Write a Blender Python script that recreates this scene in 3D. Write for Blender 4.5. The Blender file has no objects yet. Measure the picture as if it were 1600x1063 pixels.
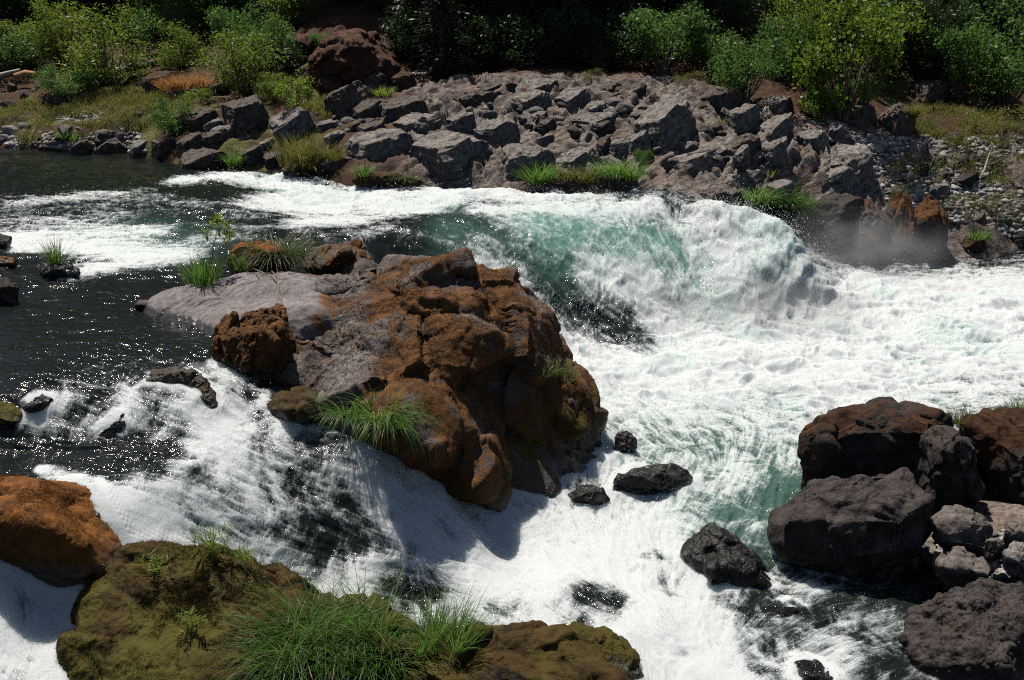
import bpy, math, random
import numpy as np
from mathutils import Vector
rng = np.random.default_rng(11)
random.seed(5)
sc = bpy.context.scene
COL = sc.collection
# ------------------------------------------------------------------ camera geometry
HC, YH, F = 4.3, 20.0, 1600.0
TH = math.atan((531.5 - YH) / F)
CT, ST = math.cos(TH), math.sin(TH)

def ray(px, py):
    sx = (np.asarray(px, float) - 800) / F; sy = (531.5 - np.asarray(py, float)) / F
    dy = CT + sy * ST
    return sx / dy, (-ST + sy * CT) / dy            # x and z per metre of y
def P(px, py, Y):
    a, b = ray(px, py); return np.array([a * Y, Y, HC + b * Y])
def Pz(px, py, z):
    a, b = ray(px, py); Y = (z - HC) / b; return np.array([a * Y, Y, z])
def proj(v):
    x, y, z = v[:, 0], v[:, 1], v[:, 2] - HC
    d = y * CT - z * ST; u = y * ST + z * CT
    return 800 + F * x / d, 531.5 - F * u / d, d

# ------------------------------------------------------------------ noise
_G3 = rng.normal(size=(256, 3)); _G3 /= np.linalg.norm(_G3, axis=1)[:, None]; _G3 = _G3.astype(np.float32) * 1.5
_a = rng.random(256) * 2 * np.pi
_G2 = np.stack([np.cos(_a), np.sin(_a)], 1).astype(np.float32) * 1.45
def _hash(ix, iy, iz, seed):
    h = (ix.astype(np.uint32) * np.uint32(73856093)) ^ (iy.astype(np.uint32) * np.uint32(19349663)) ^ (iz * np.uint32(83492791) if np.isscalar(iz) else iz.astype(np.uint32) * np.uint32(83492791))
    h = h + np.uint32((seed * 2654435761) & 0xffffffff)
    h ^= h >> np.uint32(13); h *= np.uint32(0x5bd1e995); h ^= h >> np.uint32(15)
    return h & np.uint32(255)
def noise3(p, s=1.0, seed=0):
    q = np.asarray(p, np.float32) * np.float32(s) + np.float32(seed * 7.31)
    i = np.floor(q).astype(np.int64); f = q - i
    w = f * f * f * (f * (f * 6 - 15) + 10); i = i.astype(np.int32)
    out = 0
    for a in (0, 1):
        for b in (0, 1):
            for c in (0, 1):
                g = _G3[_hash(i[:, 0] + a, i[:, 1] + b, i[:, 2] + c, seed)]
                d = g[:, 0] * (f[:, 0] - a) + g[:, 1] * (f[:, 1] - b) + g[:, 2] * (f[:, 2] - c)
                out = out + d * (w[:, 0] if a else 1 - w[:, 0]) * (w[:, 1] if b else 1 - w[:, 1]) * (w[:, 2] if c else 1 - w[:, 2])
    return out
def noise2(x, y, seed=0):
    x = np.asarray(x, np.float32) + np.float32(seed * 3.7); y = np.asarray(y, np.float32) - np.float32(seed * 5.1)
    ix = np.floor(x).astype(np.int32); iy = np.floor(y).astype(np.int32)
    fx = x - ix; fy = y - iy
    wx = fx * fx * fx * (fx * (fx * 6 - 15) + 10); wy = fy * fy * fy * (fy * (fy * 6 - 15) + 10)
    out = 0
    for a in (0, 1):
        for b in (0, 1):
            g = _G2[_hash(ix + a, iy + b, 0, seed)]
            out = out + (g[..., 0] * (fx - a) + g[..., 1] * (fy - b)) * (wx if a else 1 - wx) * (wy if b else 1 - wy)
    return out
def fbm3(p, s, oct=4, seed=0, ridge=False):
    o = 0; a = 1.0
    for k in range(oct):
        n = noise3(p, s * 2.03 ** k, seed + k)
        o = o + a * ((0.5 - np.abs(n)) * 1.2 if ridge else n); a *= 0.5
    return o
def sstep(a, b, x):
    t = np.clip((x - a) / (b - a), 0, 1); return t * t * (3 - 2 * t)

# ------------------------------------------------------------------ mesh helpers
def mesh_np(name, v, f, mat=None, smooth=True, attrs=None):
    v = np.ascontiguousarray(v, np.float32); f = np.ascontiguousarray(f, np.int32)
    n = f.shape[1]
    m = bpy.data.meshes.new(name)
    m.vertices.add(len(v)); m.vertices.foreach_set('co', v.ravel())
    m.loops.add(f.size); m.loops.foreach_set('vertex_index', f.ravel())
    m.polygons.add(len(f)); m.polygons.foreach_set('loop_start', np.arange(0, f.size, n, dtype=np.int32))
    m.polygons.foreach_set('loop_total', np.full(len(f), n, np.int32))
    if smooth: m.polygons.foreach_set('use_smooth', np.ones(len(f), bool))
    for k, a in (attrs or {}).items():
        at = m.attributes.new(k, 'FLOAT', 'POINT'); at.data.foreach_set('value', np.ascontiguousarray(a, np.float32).ravel())
    m.update(calc_edges=True)
    if mat: m.materials.append(mat)
    return m
def link(name, mesh, parent=None, loc=None):
    o = bpy.data.objects.new(name, mesh); COL.objects.link(o)
    if loc is not None: o.location = [float(c) for c in loc]
    if parent: o.parent = parent
    return o
def tag(o, label=None, cat=None, group=None, kind=None):
    for k, val in (('label', label), ('category', cat), ('group', group), ('kind', kind)):
        if val: o[k] = val
    return o
_ICO = {}
def ico(level):
    if level in _ICO: return _ICO[level]
    if level == 0:
        t = (1 + 5 ** .5) / 2
        v = np.array([(-1, t, 0), (1, t, 0), (-1, -t, 0), (1, -t, 0), (0, -1, t), (0, 1, t), (0, -1, -t), (0, 1, -t), (t, 0, -1), (t, 0, 1), (-t, 0, -1), (-t, 0, 1)], float)
        f = np.array([(0, 11, 5), (0, 5, 1), (0, 1, 7), (0, 7, 10), (0, 10, 11), (1, 5, 9), (5, 11, 4), (11, 10, 2), (10, 7, 6), (7, 1, 8), (3, 9, 4), (3, 4, 2), (3, 2, 6), (3, 6, 8), (3, 8, 9), (4, 9, 5), (2, 4, 11), (6, 2, 10), (8, 6, 7), (9, 8, 1)])
    else:
        v, f = ico(level - 1)
        e = np.sort(np.concatenate([f[:, [0, 1]], f[:, [1, 2]], f[:, [2, 0]]]), 1)
        u, inv = np.unique(e, axis=0, return_inverse=True); inv = inv.ravel()
        mid = v[u].mean(1); n = len(f); o = len(v)
        a, b, c = o + inv[:n], o + inv[n:2 * n], o + inv[2 * n:]
        v = np.concatenate([v, mid])
        f = np.concatenate([np.stack([f[:, 0], a, c], 1), np.stack([f[:, 1], b, a], 1), np.stack([f[:, 2], c, b], 1), np.stack([a, b, c], 1)])
    v = v / np.linalg.norm(v, axis=1)[:, None]
    _ICO[level] = (v, f); return v, f
def vnormals(v, f):
    fn = np.cross(v[f[:, 1]] - v[f[:, 0]], v[f[:, 2]] - v[f[:, 0]])
    n = np.zeros_like(v)
    for k in range(3):
        for c in range(3): n[:, c] += np.bincount(f[:, k], fn[:, c], len(v))
    return n / (np.linalg.norm(n, axis=1)[:, None] + 1e-12)

# ------------------------------------------------------------------ materials
def newmat(name):
    m = bpy.data.materials.new(name); m.use_nodes = True
    nt = m.node_tree; nt.nodes.clear()
    return m, nt
class NT:
    def __init__(s, nt): s.nt = nt
    def n(s, t, **kw):
        nd = s.nt.nodes.new(t)
        for k, v in kw.items():
            if k.startswith('i_'):
                nm = k[2:]; nm = int(nm) if nm.isdigit() else nm.replace('_', ' ')
                if isinstance(v, bpy.types.NodeSocket): s.nt.links.new(v, nd.inputs[nm])
                else: nd.inputs[nm].default_value = v
            else: setattr(nd, k, v)
        return nd
    def math(s, op, a, b=None, c=None, clamp=False):
        nd = s.nt.nodes.new('ShaderNodeMath'); nd.operation = op; nd.use_clamp = clamp
        for i, v in enumerate((a, b, c)):
            if v is None: continue
            if isinstance(v, bpy.types.NodeSocket): s.nt.links.new(v, nd.inputs[i])
            else: nd.inputs[i].default_value = v
        return nd.outputs[0]
    def ss(s, x, a, b):
        nd = s.nt.nodes.new('ShaderNodeMapRange'); nd.interpolation_type = 'SMOOTHSTEP'
        s.nt.links.new(x, nd.inputs[0]); nd.inputs[1].default_value = a; nd.inputs[2].default_value = b
        return nd.outputs[0]
    def mix(s, f, a, b):
        nd = s.nt.nodes.new('ShaderNodeMix'); nd.data_type = 'RGBA'
        for i, v in ((0, f), (6, a), (7, b)):
            if isinstance(v, bpy.types.NodeSocket): s.nt.links.new(v, nd.inputs[i])
            elif i == 0: nd.inputs[0].default_value = v
            else: nd.inputs[i].default_value = (*v, 1)
        return nd.outputs[2]
    def noise(s, vec, scale, detail=4, rough=.55, dist=0.0):
        nd = s.n('ShaderNodeTexNoise', i_Scale=scale, i_Detail=detail, i_Roughness=rough, i_Distortion=dist)
        s.nt.links.new(vec, nd.inputs['Vector']); return nd.outputs[0]
    def attr(s, name): return s.n('ShaderNodeAttribute', attribute_name=name).outputs['Fac']
    def bump(s, h, strength, dist, nrm=None):
        nd = s.n('ShaderNodeBump', i_Strength=strength, i_Distance=dist); s.nt.links.new(h, nd.inputs['Height'])
        if nrm: s.nt.links.new(nrm, nd.inputs['Normal'])
        return nd.outputs[0]
    def out(s, surf=None, vol=None):
        o = s.nt.nodes.new('ShaderNodeOutputMaterial')
        if surf: s.nt.links.new(surf, o.inputs['Surface'])
        if vol: s.nt.links.new(vol, o.inputs['Volume'])

def rock_mat(name, dark, light, moss_a, moss_b, moss, up=.25, sc_=1.0, bumpd=.03, tint=(1, .93, .88), rough=.78):
    """bare stone with patches of dry or green moss; 'wet' darkens and polishes it near the water"""
    m, nt = newmat(name); k = NT(nt)
    tc = k.n('ShaderNodeTexCoord').outputs['Object']
    geo = k.n('ShaderNodeNewGeometry'); nz = k.n('ShaderNodeSeparateXYZ'); nt.links.new(geo.outputs['Normal'], nz.inputs[0])
    n1 = k.noise(tc, 1.1 * sc_, 5, .6); n2 = k.noise(tc, 5 * sc_, 6, .65, .4); n3 = k.noise(tc, 26 * sc_, 4, .7)
    n4 = k.noise(tc, 90 * sc_, 2, .6)
    g = k.math('ADD', k.math('MULTIPLY', n2, .55), k.math('MULTIPLY', n3, .45))
    stone = k.mix(k.ss(g, .36, .64), dark, light)
    stone = k.mix(k.math('MULTIPLY', k.ss(n1, .45, .65), .55), stone, tuple(.72 * l * t for l, t in zip(light, tint)))
    # crack lines
    vo = k.n('ShaderNodeTexVoronoi', feature='DISTANCE_TO_EDGE', i_Scale=1.3 * sc_)
    wv = k.n('ShaderNodeVectorMath', operation='ADD'); sc2 = k.n('ShaderNodeVectorMath', operation='SCALE'); sc2.inputs[3].default_value = .8
    nv = k.n('ShaderNodeTexNoise', i_Scale=3 * sc_, i_Detail=3); nt.links.new(tc, nv.inputs['Vector'])
    nt.links.new(nv.outputs['Color'], sc2.inputs[0]); nt.links.new(tc, wv.inputs[0]); nt.links.new(sc2.outputs[0], wv.inputs[1]); nt.links.new(wv.outputs[0], vo.inputs['Vector'])
    crack = k.ss(vo.outputs['Distance'], 0, .022)
    stone = k.mix(k.math('MULTIPLY', k.math('SUBTRACT', 1, crack), .35), stone, tuple(d * .5 for d in dark))
    wet = k.attr('wet')
    mm = k.math('ADD', k.math('MULTIPLY', n1, .75), k.math('MULTIPLY', n2, .55))
    mm = k.math('ADD', mm, k.math('MULTIPLY', n3, .3))
    mm = k.math('ADD', mm, k.math('MULTIPLY', nz.outputs[2], up))
    mm = k.math('ADD', mm, k.math('MULTIPLY', k.attr('moss'), .8))
    mfac = k.ss(k.math('ADD', mm, moss), .92, 1.06)
    mc = k.mix(k.ss(k.math('ADD', k.math('MULTIPLY', n2, .6), k.math('MULTIPLY', n4, .4)), .35, .62), moss_a, moss_b)
    mc = k.mix(k.math('MULTIPLY', k.attr('olive'), k.ss(n1, .38, .55)), mc, (.085, .072, .010))
    c = k.mix(mfac, stone, mc)
    dk = k.math('MULTIPLY', wet, .72)
    c = k.mix(dk, c, (.006, .006, .005))
    bh = k.math('ADD', k.math('MULTIPLY', n2, 1.0), k.math('MULTIPLY', n3, .45))
    bh = k.math('ADD', bh, k.math('MULTIPLY', n4, k.math('MULTIPLY_ADD', mfac, .25, .08)))
    bh = k.math('ADD', bh, k.math('MULTIPLY', crack, .2))
    nb = k.bump(bh, .9, bumpd)
    r = k.math('SUBTRACT', rough, k.math('MULTIPLY', wet, .5))
    b = k.n('ShaderNodeBsdfPrincipled', i_Base_Color=c, i_Roughness=r, i_Normal=nb)
    nt.links.new(k.math('MULTIPLY_ADD', wet, .35, .2), b.inputs['Specular IOR Level'])
    k.out(b.outputs[0]); return m
M = {}
M['grey'] = rock_mat('grey_rock', (.032, .027, .024), (.41, .365, .33), (.06, .027, .012), (.15, .065, .025), -.28, .1, 1.6, .05)
M['red'] = rock_mat('reddish_earth_rock', (.03, .017, .012), (.17, .09, .06), (.035, .014, .009), (.17, .075, .042), .1, .3, .8, .08)
M['brown'] = rock_mat('brown_rock', (.022, .017, .014), (.22, .175, .15), (.035, .017, .009), (.12, .052, .02), -.06, .15, 1.6, .05)
M['tan'] = rock_mat('tan_stone', (.07, .058, .05), (.22, .185, .165), (.06, .03, .015), (.15, .07, .03), -.3, .1, 1.3, .02)
M['rust'] = rock_mat('rust_moss_rock', (.04, .033, .03), (.28, .24, .22), (.035, .015, .006), (.185, .080, .024), .24, -.03, 1.0, .035)
M['orange'] = rock_mat('orange_moss_rock', (.05, .03, .02), (.2, .12, .07), (.075, .028, .007), (.27, .10, .02), .35, .3, 1.2, .02)
M['olive'] = rock_mat('olive_moss_rock', (.02, .016, .014), (.11, .085, .078), (.009, .006, .002), (.088, .050, .011), .2, .2, 1.2, .025)
M['dark'] = rock_mat('dark_rock', (.009, .0075, .007), (.088, .073, .066), (.022, .010, .006), (.085, .034, .014), -.12, .2, 1.1, .03)
M['slab'] = rock_mat('smooth_slab_rock', (.12, .105, .105), (.30, .265, .26), (.06, .025, .01), (.22, .09, .025), -.24, .1, 1.1, .012)
M['rustcol'] = rock_mat('rust_column_rock', (.04, .03, .027), (.2, .165, .15), (.05, .022, .01), (.17, .066, .02), -.1, .3, 1.5, .05)
M['black'] = rock_mat('wet_black_rock', (.008, .008, .008), (.04, .037, .034), (.02, .017, .006), (.035, .03, .008), -.3, .1, 1.3, .02, rough=.35)

def leaf_mat(name, a, b, trans=.45, rough=.45, scale=3.0, dead=False):
    m, nt = newmat(name); k = NT(nt)
    tc = k.n('ShaderNodeTexCoord').outputs['Object']
    oi = k.n('ShaderNodeObjectInfo').outputs['Random']
    n = k.noise(tc, scale, 3, .7); nf = k.n('ShaderNodeAttribute', attribute_name='tone').outputs['Fac']
    f = k.math('ADD', k.math('MULTIPLY', n, .4), k.math('MULTIPLY', nf, .7))
    f = k.math('ADD', f, k.math('MULTIPLY_ADD', oi, .3, -.2), clamp=True)
    c = k.mix(f, a, b)
    if dead: c = k.mix(k.ss(nf, .90, .93), c, (.34, .25, .11))
    p = k.n('ShaderNodeBsdfPrincipled', i_Base_Color=c, i_Roughness=rough); p.inputs['Specular IOR Level'].default_value = .35
    t = k.n('ShaderNodeBsdfTranslucent', i_Color=k.mix(.35, c, tuple(min(1, x * 1.3) for x in b)))
    mx = k.n('ShaderNodeMixShader', i_0=trans); nt.links.new(p.outputs[0], mx.inputs[1]); nt.links.new(t.outputs[0], mx.inputs[2])
    k.out(mx.outputs[0]); return m
M['sedge'] = leaf_mat('sedge_blades', (.03, .085, .014), (.19, .38, .065), .5, dead=True)
M['sedge_grey'] = leaf_mat('dark_sedge_blades', (.03, .05, .015), (.11, .17, .04), .3, dead=True)
M['lime'] = leaf_mat('lime_leaves', (.10, .19, .02), (.30, .40, .06), .5)
M['willow'] = leaf_mat('willow_leaves', (.06, .11, .016), (.24, .32, .045), .55)
M['green'] = leaf_mat('green_leaves', (.035, .09, .02), (.13, .25, .05), .55)
M['maple'] = leaf_mat('maple_leaves', (.05, .12, .01), (.19, .28, .03), .5)
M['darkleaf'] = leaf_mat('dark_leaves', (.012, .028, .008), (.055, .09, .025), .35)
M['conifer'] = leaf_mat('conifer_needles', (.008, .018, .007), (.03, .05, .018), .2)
M['straw'] = leaf_mat('straw_blades', (.30, .13, .04), (.55, .28, .09), .4)
M['weed'] = leaf_mat('weedy_grass', (.07, .09, .016), (.25, .25, .055), .45, dead=True)
def plain(name, a, b, scale=4, rough=.85, stretch=(1, 1, 1), bumpd=.01):
    m, nt = newmat(name); k = NT(nt)
    tc = k.n('ShaderNodeTexCoord').outputs['Object']
    mp = k.n('ShaderNodeMapping', i_Scale=stretch); nt.links.new(tc, mp.inputs[0])
    n = k.noise(mp.outputs[0], scale, 6, .65)
    p = k.n('ShaderNodeBsdfPrincipled', i_Base_Color=k.mix(k.ss(n, .35, .65), a, b), i_Roughness=rough, i_Normal=k.bump(n, .8, bumpd))
    k.out(p.outputs[0]); return m
M['bark'] = plain('dark_bark', (.02, .016, .013), (.12, .095, .075), 3, .9, (4, 4, .6), .05)
M['twig'] = plain('twig_bark', (.10, .075, .05), (.28, .22, .16), 8)
M['bleached'] = plain('bleached_wood', (.35, .28, .2), (.65, .56, .44), 5, .8, (1, 6, 6))
M['logwood'] = plain('log_wood', (.03, .024, .02), (.14, .11, .09), 4, .85, (1, 6, 6))
M['orangewood'] = plain('split_wood', (.35, .15, .05), (.6, .32, .14), 5)
# ------------------------------------------------------------------ smooth surfaces through measured points
class RBF2:
    def __init__(s, pts, c=.5, lam=0.02):
        pts = np.array(pts, float); s.p = pts[:, :2]; s.c = c; z = pts[:, 2]
        n = len(pts); A = np.zeros((n + 1, n + 1))
        A[:n, :n] = s.k(s.p) + lam * np.eye(n); A[:n, n] = 1; A[n, :n] = 1
        s.w = np.linalg.solve(A, np.append(z, 0))
    def k(s, q): return -np.sqrt(((q[:, None, :] - s.p[None]) ** 2).sum(2) + s.c ** 2)
    def __call__(s, x, y):
        sh = np.shape(x); q = np.stack([np.ravel(x), np.ravel(y)], 1); o = np.empty(len(q))
        for i in range(0, len(q), 50000): o[i:i + 50000] = s.k(q[i:i + 50000]) @ s.w[:-1] + s.w[-1]
        return o.reshape(sh)
WPT = [(-150,250,0),(0,240,0),(100,248,0),(200,254,0),(0,300,.02),(120,310,.05),(230,290,.0),(0,345,0),(120,350,-.02),(0,400,0),(100,440,0),(0,470,0),(0,520,0),(200,530,0),(150,480,0),(-300,400,0),(-300,550,0),
 (300,380,-.02),(400,350,0),(450,370,-.05),(280,285,.02),(330,300,.12),(400,325,.08),(350,283,-.02),(420,292,-.2),(460,285,-.12),(480,330,-.16),(540,300,-.12),(600,290,-.14),(620,330,-.15),(700,300,-.1),(760,320,-.08),(800,305,-.16),(900,312,-.2),(1000,306,-.16),(1050,296,-.1),(560,365,-.12),(560,345,-.15),
 (640,360,-.15),(700,342,-.12),(760,342,-.16),(850,342,-.25),(930,335,-.28),(1000,328,-.28),(1040,318,-.25),(620,400,'f'),(680,400,'f'),(750,400,'f'),(800,380,'f'),(900,380,'f'),(980,380,'f'),(1050,375,'f'),(700,430,'f'),(760,430,'f'),(800,430,'f'),(870,430,'f'),(950,430,'f'),(1040,430,'f'),
 (800,480,'f'),(850,480,'f'),(930,480,'f'),(1000,480,'f'),(840,530,-2.0),(900,525,-2.08),(1000,528,-2.15),(1090,490,-2.05),(1085,410,'f'),(1068,345,-.62),(1060,312,-.42),(1090,320,'p'),(1120,322,'p'),(1170,332,'p'),(1225,352,'p'),(1250,375,'p'),(1268,398,-1.6),(1130,370,'p'),(1180,380,'p'),(1140,420,'p'),(1200,430,'p'),(1262,440,-1.98),(1150,470,'p'),(1220,485,-2.1),(1295,408,-2.0),
 (1350,404,-2.15),(1450,402,-2.2),(1600,396,-2.2),(1900,396,-2.2),(1280,470,-2.0),(1400,450,-2.15),(1500,500,-2.2),(1700,520,-2.2),(1300,560,-2.15),(1100,560,-2.1),(1000,600,-2.15),(900,570,-2.1),(950,640,-2.2),(1150,640,-2.2),(1050,700,-2.2),(1200,720,-2.2),(950,760,-2.12),(1100,800,-2.17),(1180,850,-2.2),(850,830,-2.1),(770,850,-2.08),(1000,880,-2.1),(1100,950,-2.15),(1000,1000,-2.15),(1250,1000,-2.2),(1400,950,-2.2),(1350,1063,-2.2),(1550,900,-2.2),(1100,1080,-2.3),(1700,800,-2.2),(1700,1063,-2.2),(1500,700,-2.2),
 (0,560,0),(100,590,-.02),(200,590,-.04),(260,560,-.03),(300,540,0),(250,600,-.1),(0,630,-.12),(80,640,-.2),(130,660,-.32),(200,650,-.27),(210,680,-.45),(300,615,-.15),(330,640,-.35),(370,635,-.35),(420,660,-.5),(250,695,-.5),(350,695,-.57),(450,690,-.62),(100,695,-.5),(0,700,-.5),(0,740,-.5),(100,745,-.52),(200,745,-.54),(280,720,-.54),(-200,700,-.5),
 (310,725,-.6),(400,705,-.65),(500,705,-.74),(560,725,-.86),(620,735,-1.0),(330,780,-.85),(420,780,-1.02),(500,780,-1.12),(580,780,-1.22),(660,770,-1.3),(720,810,-1.62),(745,855,-1.9),(650,840,-1.62),(550,850,-1.5),(450,850,-1.38),(380,850,-1.28),(250,800,-.8),(200,790,-.66),(300,830,-1.05),(500,895,-1.64),(600,895,-1.76),(700,895,-1.9),(430,895,-1.58),
 (185,840,-.9),(150,920,-1.25),(60,950,-1.35),(0,920,-1.1),(0,1000,-1.4),(100,1010,-1.5),(200,1050,-1.62),(30,1070,-1.58),(-150,900,-1.0),(-150,1050,-1.5),(600,925,-1.82),(700,935,-1.94),(850,930,-2.04),(920,985,-2.12),(600,1080,-2.2),(900,1080,-2.2)]
def Wpt(a, b, z):
    if z == 'f': A, B, C_ = -.15 - .299 * 2.2 - .548 * 21.7, -.299, .548     # the face of the main fall
    elif z == 'p': A, B, C_ = -.46 - .506 * 24.6, 0, .506                      # the plume at its right end
    else: return Pz(a, b, z)
    rx, rz = ray(a, b); Y = (HC - A) / (B * rx + C_ - rz); return np.array([rx * Y, Y, max(HC + rz * Y, -2.15)])
wz = RBF2([Wpt(a, b, z) for a, b, z in WPT] + [(-30, 20, 0), (-30, 34, 0), (-22, 12, 0), (30, 15, -2.2), (30, 26, -2.2)], .35, .03)

TPT = [(-200,222,36),(0,226,35.2),(100,238,33.6),(200,244,32.6),(280,258,30.6),(400,258,30.4),(480,262,30),(560,284,27.4),(700,288,27.2),(800,292,26.8),(900,298,26.4),(1000,292,26.8),(1050,286,27.2),
 (1090,318,26.2),(1200,345,26.6),(1262,386,27.6),(1400,398,27.9),(1500,394,28.2),(1600,384,29),(1800,375,29.6),
 (0,200,36.4),(150,200,35.2),(0,160,39),(150,150,38.6),(0,130,41),(300,150,37),(250,190,34.5),(400,200,32.5),(150,125,41),(300,122,39.8),
 (700,170,32.6),(800,131,35),(900,131,35.2),(1000,130,35.4),(1100,126,35.8),(1200,148,34.4),(700,230,29.4),(600,200,31),(850,200,31.2),(1000,200,30.8),(1100,220,29.8),(1200,200,31.6),(1200,260,28.8),(1300,232,30.6),(1300,300,28.4),
 (850,250,28.6),(1000,250,28.6),(1400,220,32),(1600,215,33),(1500,280,30.8),(1600,320,30),(1450,155,37),(1600,170,36.5),(1500,200,34),(1350,170,34.8),(1400,330,29.2),(1500,350,29),
 (500,175,33.4),(600,150,35),(560,80,38.6),(600,30,41.5),(480,60,40.5),(660,60,40.5),(450,150,35.8),(350,150,37),(150,110,42.5),(0,115,42.5),(700,110,38.6),(800,105,38),(1000,105,38.4),(1200,110,38.4),(1400,110,39.4),(1600,115,39.6),
 (0,30,48),(200,30,48),(350,30,47),(800,25,44.5),(1000,20,45.5),(1200,20,45.5),(1400,20,45.5),(1600,20,46),(-250,100,44),(1850,110,41),(-300,25,50),(1900,20,48)]
TW = [P(*t) for t in TPT] + [(x, 60, 14) for x in (-50, -25, 0, 25, 50)] + [(x, 95, 38) for x in (-70, 0, 70)] + \
     [(x, y, -3.2) for x, y in ((-20, 30), (-20, 20), (-12, 14), (-10, 24), (-5, 22), (-12, 30), (-4, 26), (2, 23), (5, 20), (12, 24), (14, 18), (7, 15), (3, 11), (0, 8), (-4, 9), (-5, 12), (-9, 8), (20, 24), (26, 27.4), (-14, 33))] + \
     [Pz(a, b, z) for a, b, z in ((1470,905,-2.23),(1560,880,-2.12),(1640,900,-2.05),(1600,830,-1.95),(1500,800,-2.0),(1700,780,-1.8),(1800,1000,-1.9),(1700,1100,-2.1),(1430,930,-2.4),(1500,960,-2.35),(1300,930,-2.5),(1350,1040,-2.6))]
tz = RBF2(TW, .35, .02)

def zray(px, py, fn, y0=6.5, y1=70.):
    a, b = ray(px, py); Y = np.linspace(y0, y1, 700); d = HC + b * Y - fn(a * Y, Y)
    i = np.argmax(d < 0)
    if d[i] >= 0: i = len(Y) - 1
    y = Y[i] if i == 0 else Y[i - 1] + (Y[i] - Y[i - 1]) * d[i - 1] / (d[i - 1] - d[i] + 1e-9)
    return np.array([a * y, y, HC + b * y])
def upper(x, y): return np.maximum(wz(x, y), tz(x, y))
def Wp(px, py): return zray(px, py, wz, 6.5, 38)
def Gp(px, py): return zray(px, py, upper)

# ------------------------------------------------------------------ water
KY = .000125; Y0 = 6.6; Y1 = 37.0; T0, T1, DT = -.72, .74, 1 / 900
nR = int((1 / Y0 - 1 / Y1) / KY); nC = int((T1 - T0) / DT)
nR -= (nR - 1) % 4; nC -= (nC - 1) % 4
Yr = 1 / (1 / Y0 - np.arange(nR) * KY); Tc = T0 + np.arange(nC) * DT
def upsample(a):
    r, c = a.shape; ri = np.arange(nR) / 4; ci = np.arange(nC) / 4
    r0 = np.minimum(ri.astype(int), r - 2); c0 = np.minimum(ci.astype(int), c - 2); fr = (ri - r0)[:, None]; fc = (ci - c0)[None]
    A = a[r0]; B = a[r0 + 1]; q = A * (1 - fr) + B * fr
    return (q[:, c0] * (1 - fc) + q[:, c0 + 1] * fc).astype(np.float32)
Ycs = Yr[::4][:, None]; Xcs = Ycs * Tc[::4][None]; Ycs = np.broadcast_to(Ycs, Xcs.shape)
zc = wz(Xcs, Ycs)
def poly_d(pts, X, Y, sy):
    """distance to a polyline of world points, river depth counted at sy, and the local direction"""
    best = np.full(X.shape, 1e9); tx = np.zeros(X.shape); ty = np.zeros(X.shape)
    if len(pts) == 1: return np.hypot(X - pts[0][0], (Y - pts[0][1]) * sy), tx, ty
    for p, q in zip(pts[:-1], pts[1:]):
        dx, dy = q[0] - p[0], (q[1] - p[1]) * sy; L = dx * dx + dy * dy + 1e-9
        t = np.clip(((X - p[0]) * dx + (Y - p[1]) * sy * dy) / L, 0, 1)
        d = np.hypot(X - p[0] - t * dx, (Y - p[1]) * sy - t * dy); m = d < best
        l = math.hypot(q[0] - p[0], q[1] - p[1]); best[m] = d[m]; tx[m] = (q[0] - p[0]) / l; ty[m] = (q[1] - p[1]) / l
    return best, tx, ty
FLOWS = [[(0,300),(400,330),(700,330),(850,390),(1000,500),(1200,560),(1600,560)],[(0,400),(300,385),(560,362),(700,400),(830,480),(950,580),(1200,640),(1600,640)],[(600,300),(1000,310),(1040,380),(1100,470),(1300,520),(1600,520)],[(1050,300),(1150,340),(1240,400),(1400,440),(1600,430)],
 [(0,550),(220,590),(350,650),(420,690)],[(0,620),(120,650),(200,690)],[(0,720),(280,720),(420,780),(560,850),(700,890),(800,900),(1000,1000),(1100,1063)],[(450,690),(600,730),(740,850)],[(950,600),(1050,700),(1000,800),(1000,900),(1050,1000)],[(1200,700),(1150,800),(1080,900)],[(1500,930),(1300,980),(1150,1060)],[(0,900),(80,1000),(60,1063)],[(200,800),(300,840),(450,890)],[(180,900),(60,960)],[(0,250),(250,290),(420,330)]]
sw = 1e-6; fx = 0; fy = 0
for fl in FLOWS:
    d, tx, ty = poly_d([Wp(*p) for p in fl], Xcs, Ycs, .6)
    w = 1 / (d + .15) ** 3; fx = fx + w * tx; fy = fy + w * ty
fl_ = np.hypot(fx, fy) + 1e-9; fx, fy = fx / fl_, fy / fl_
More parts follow.
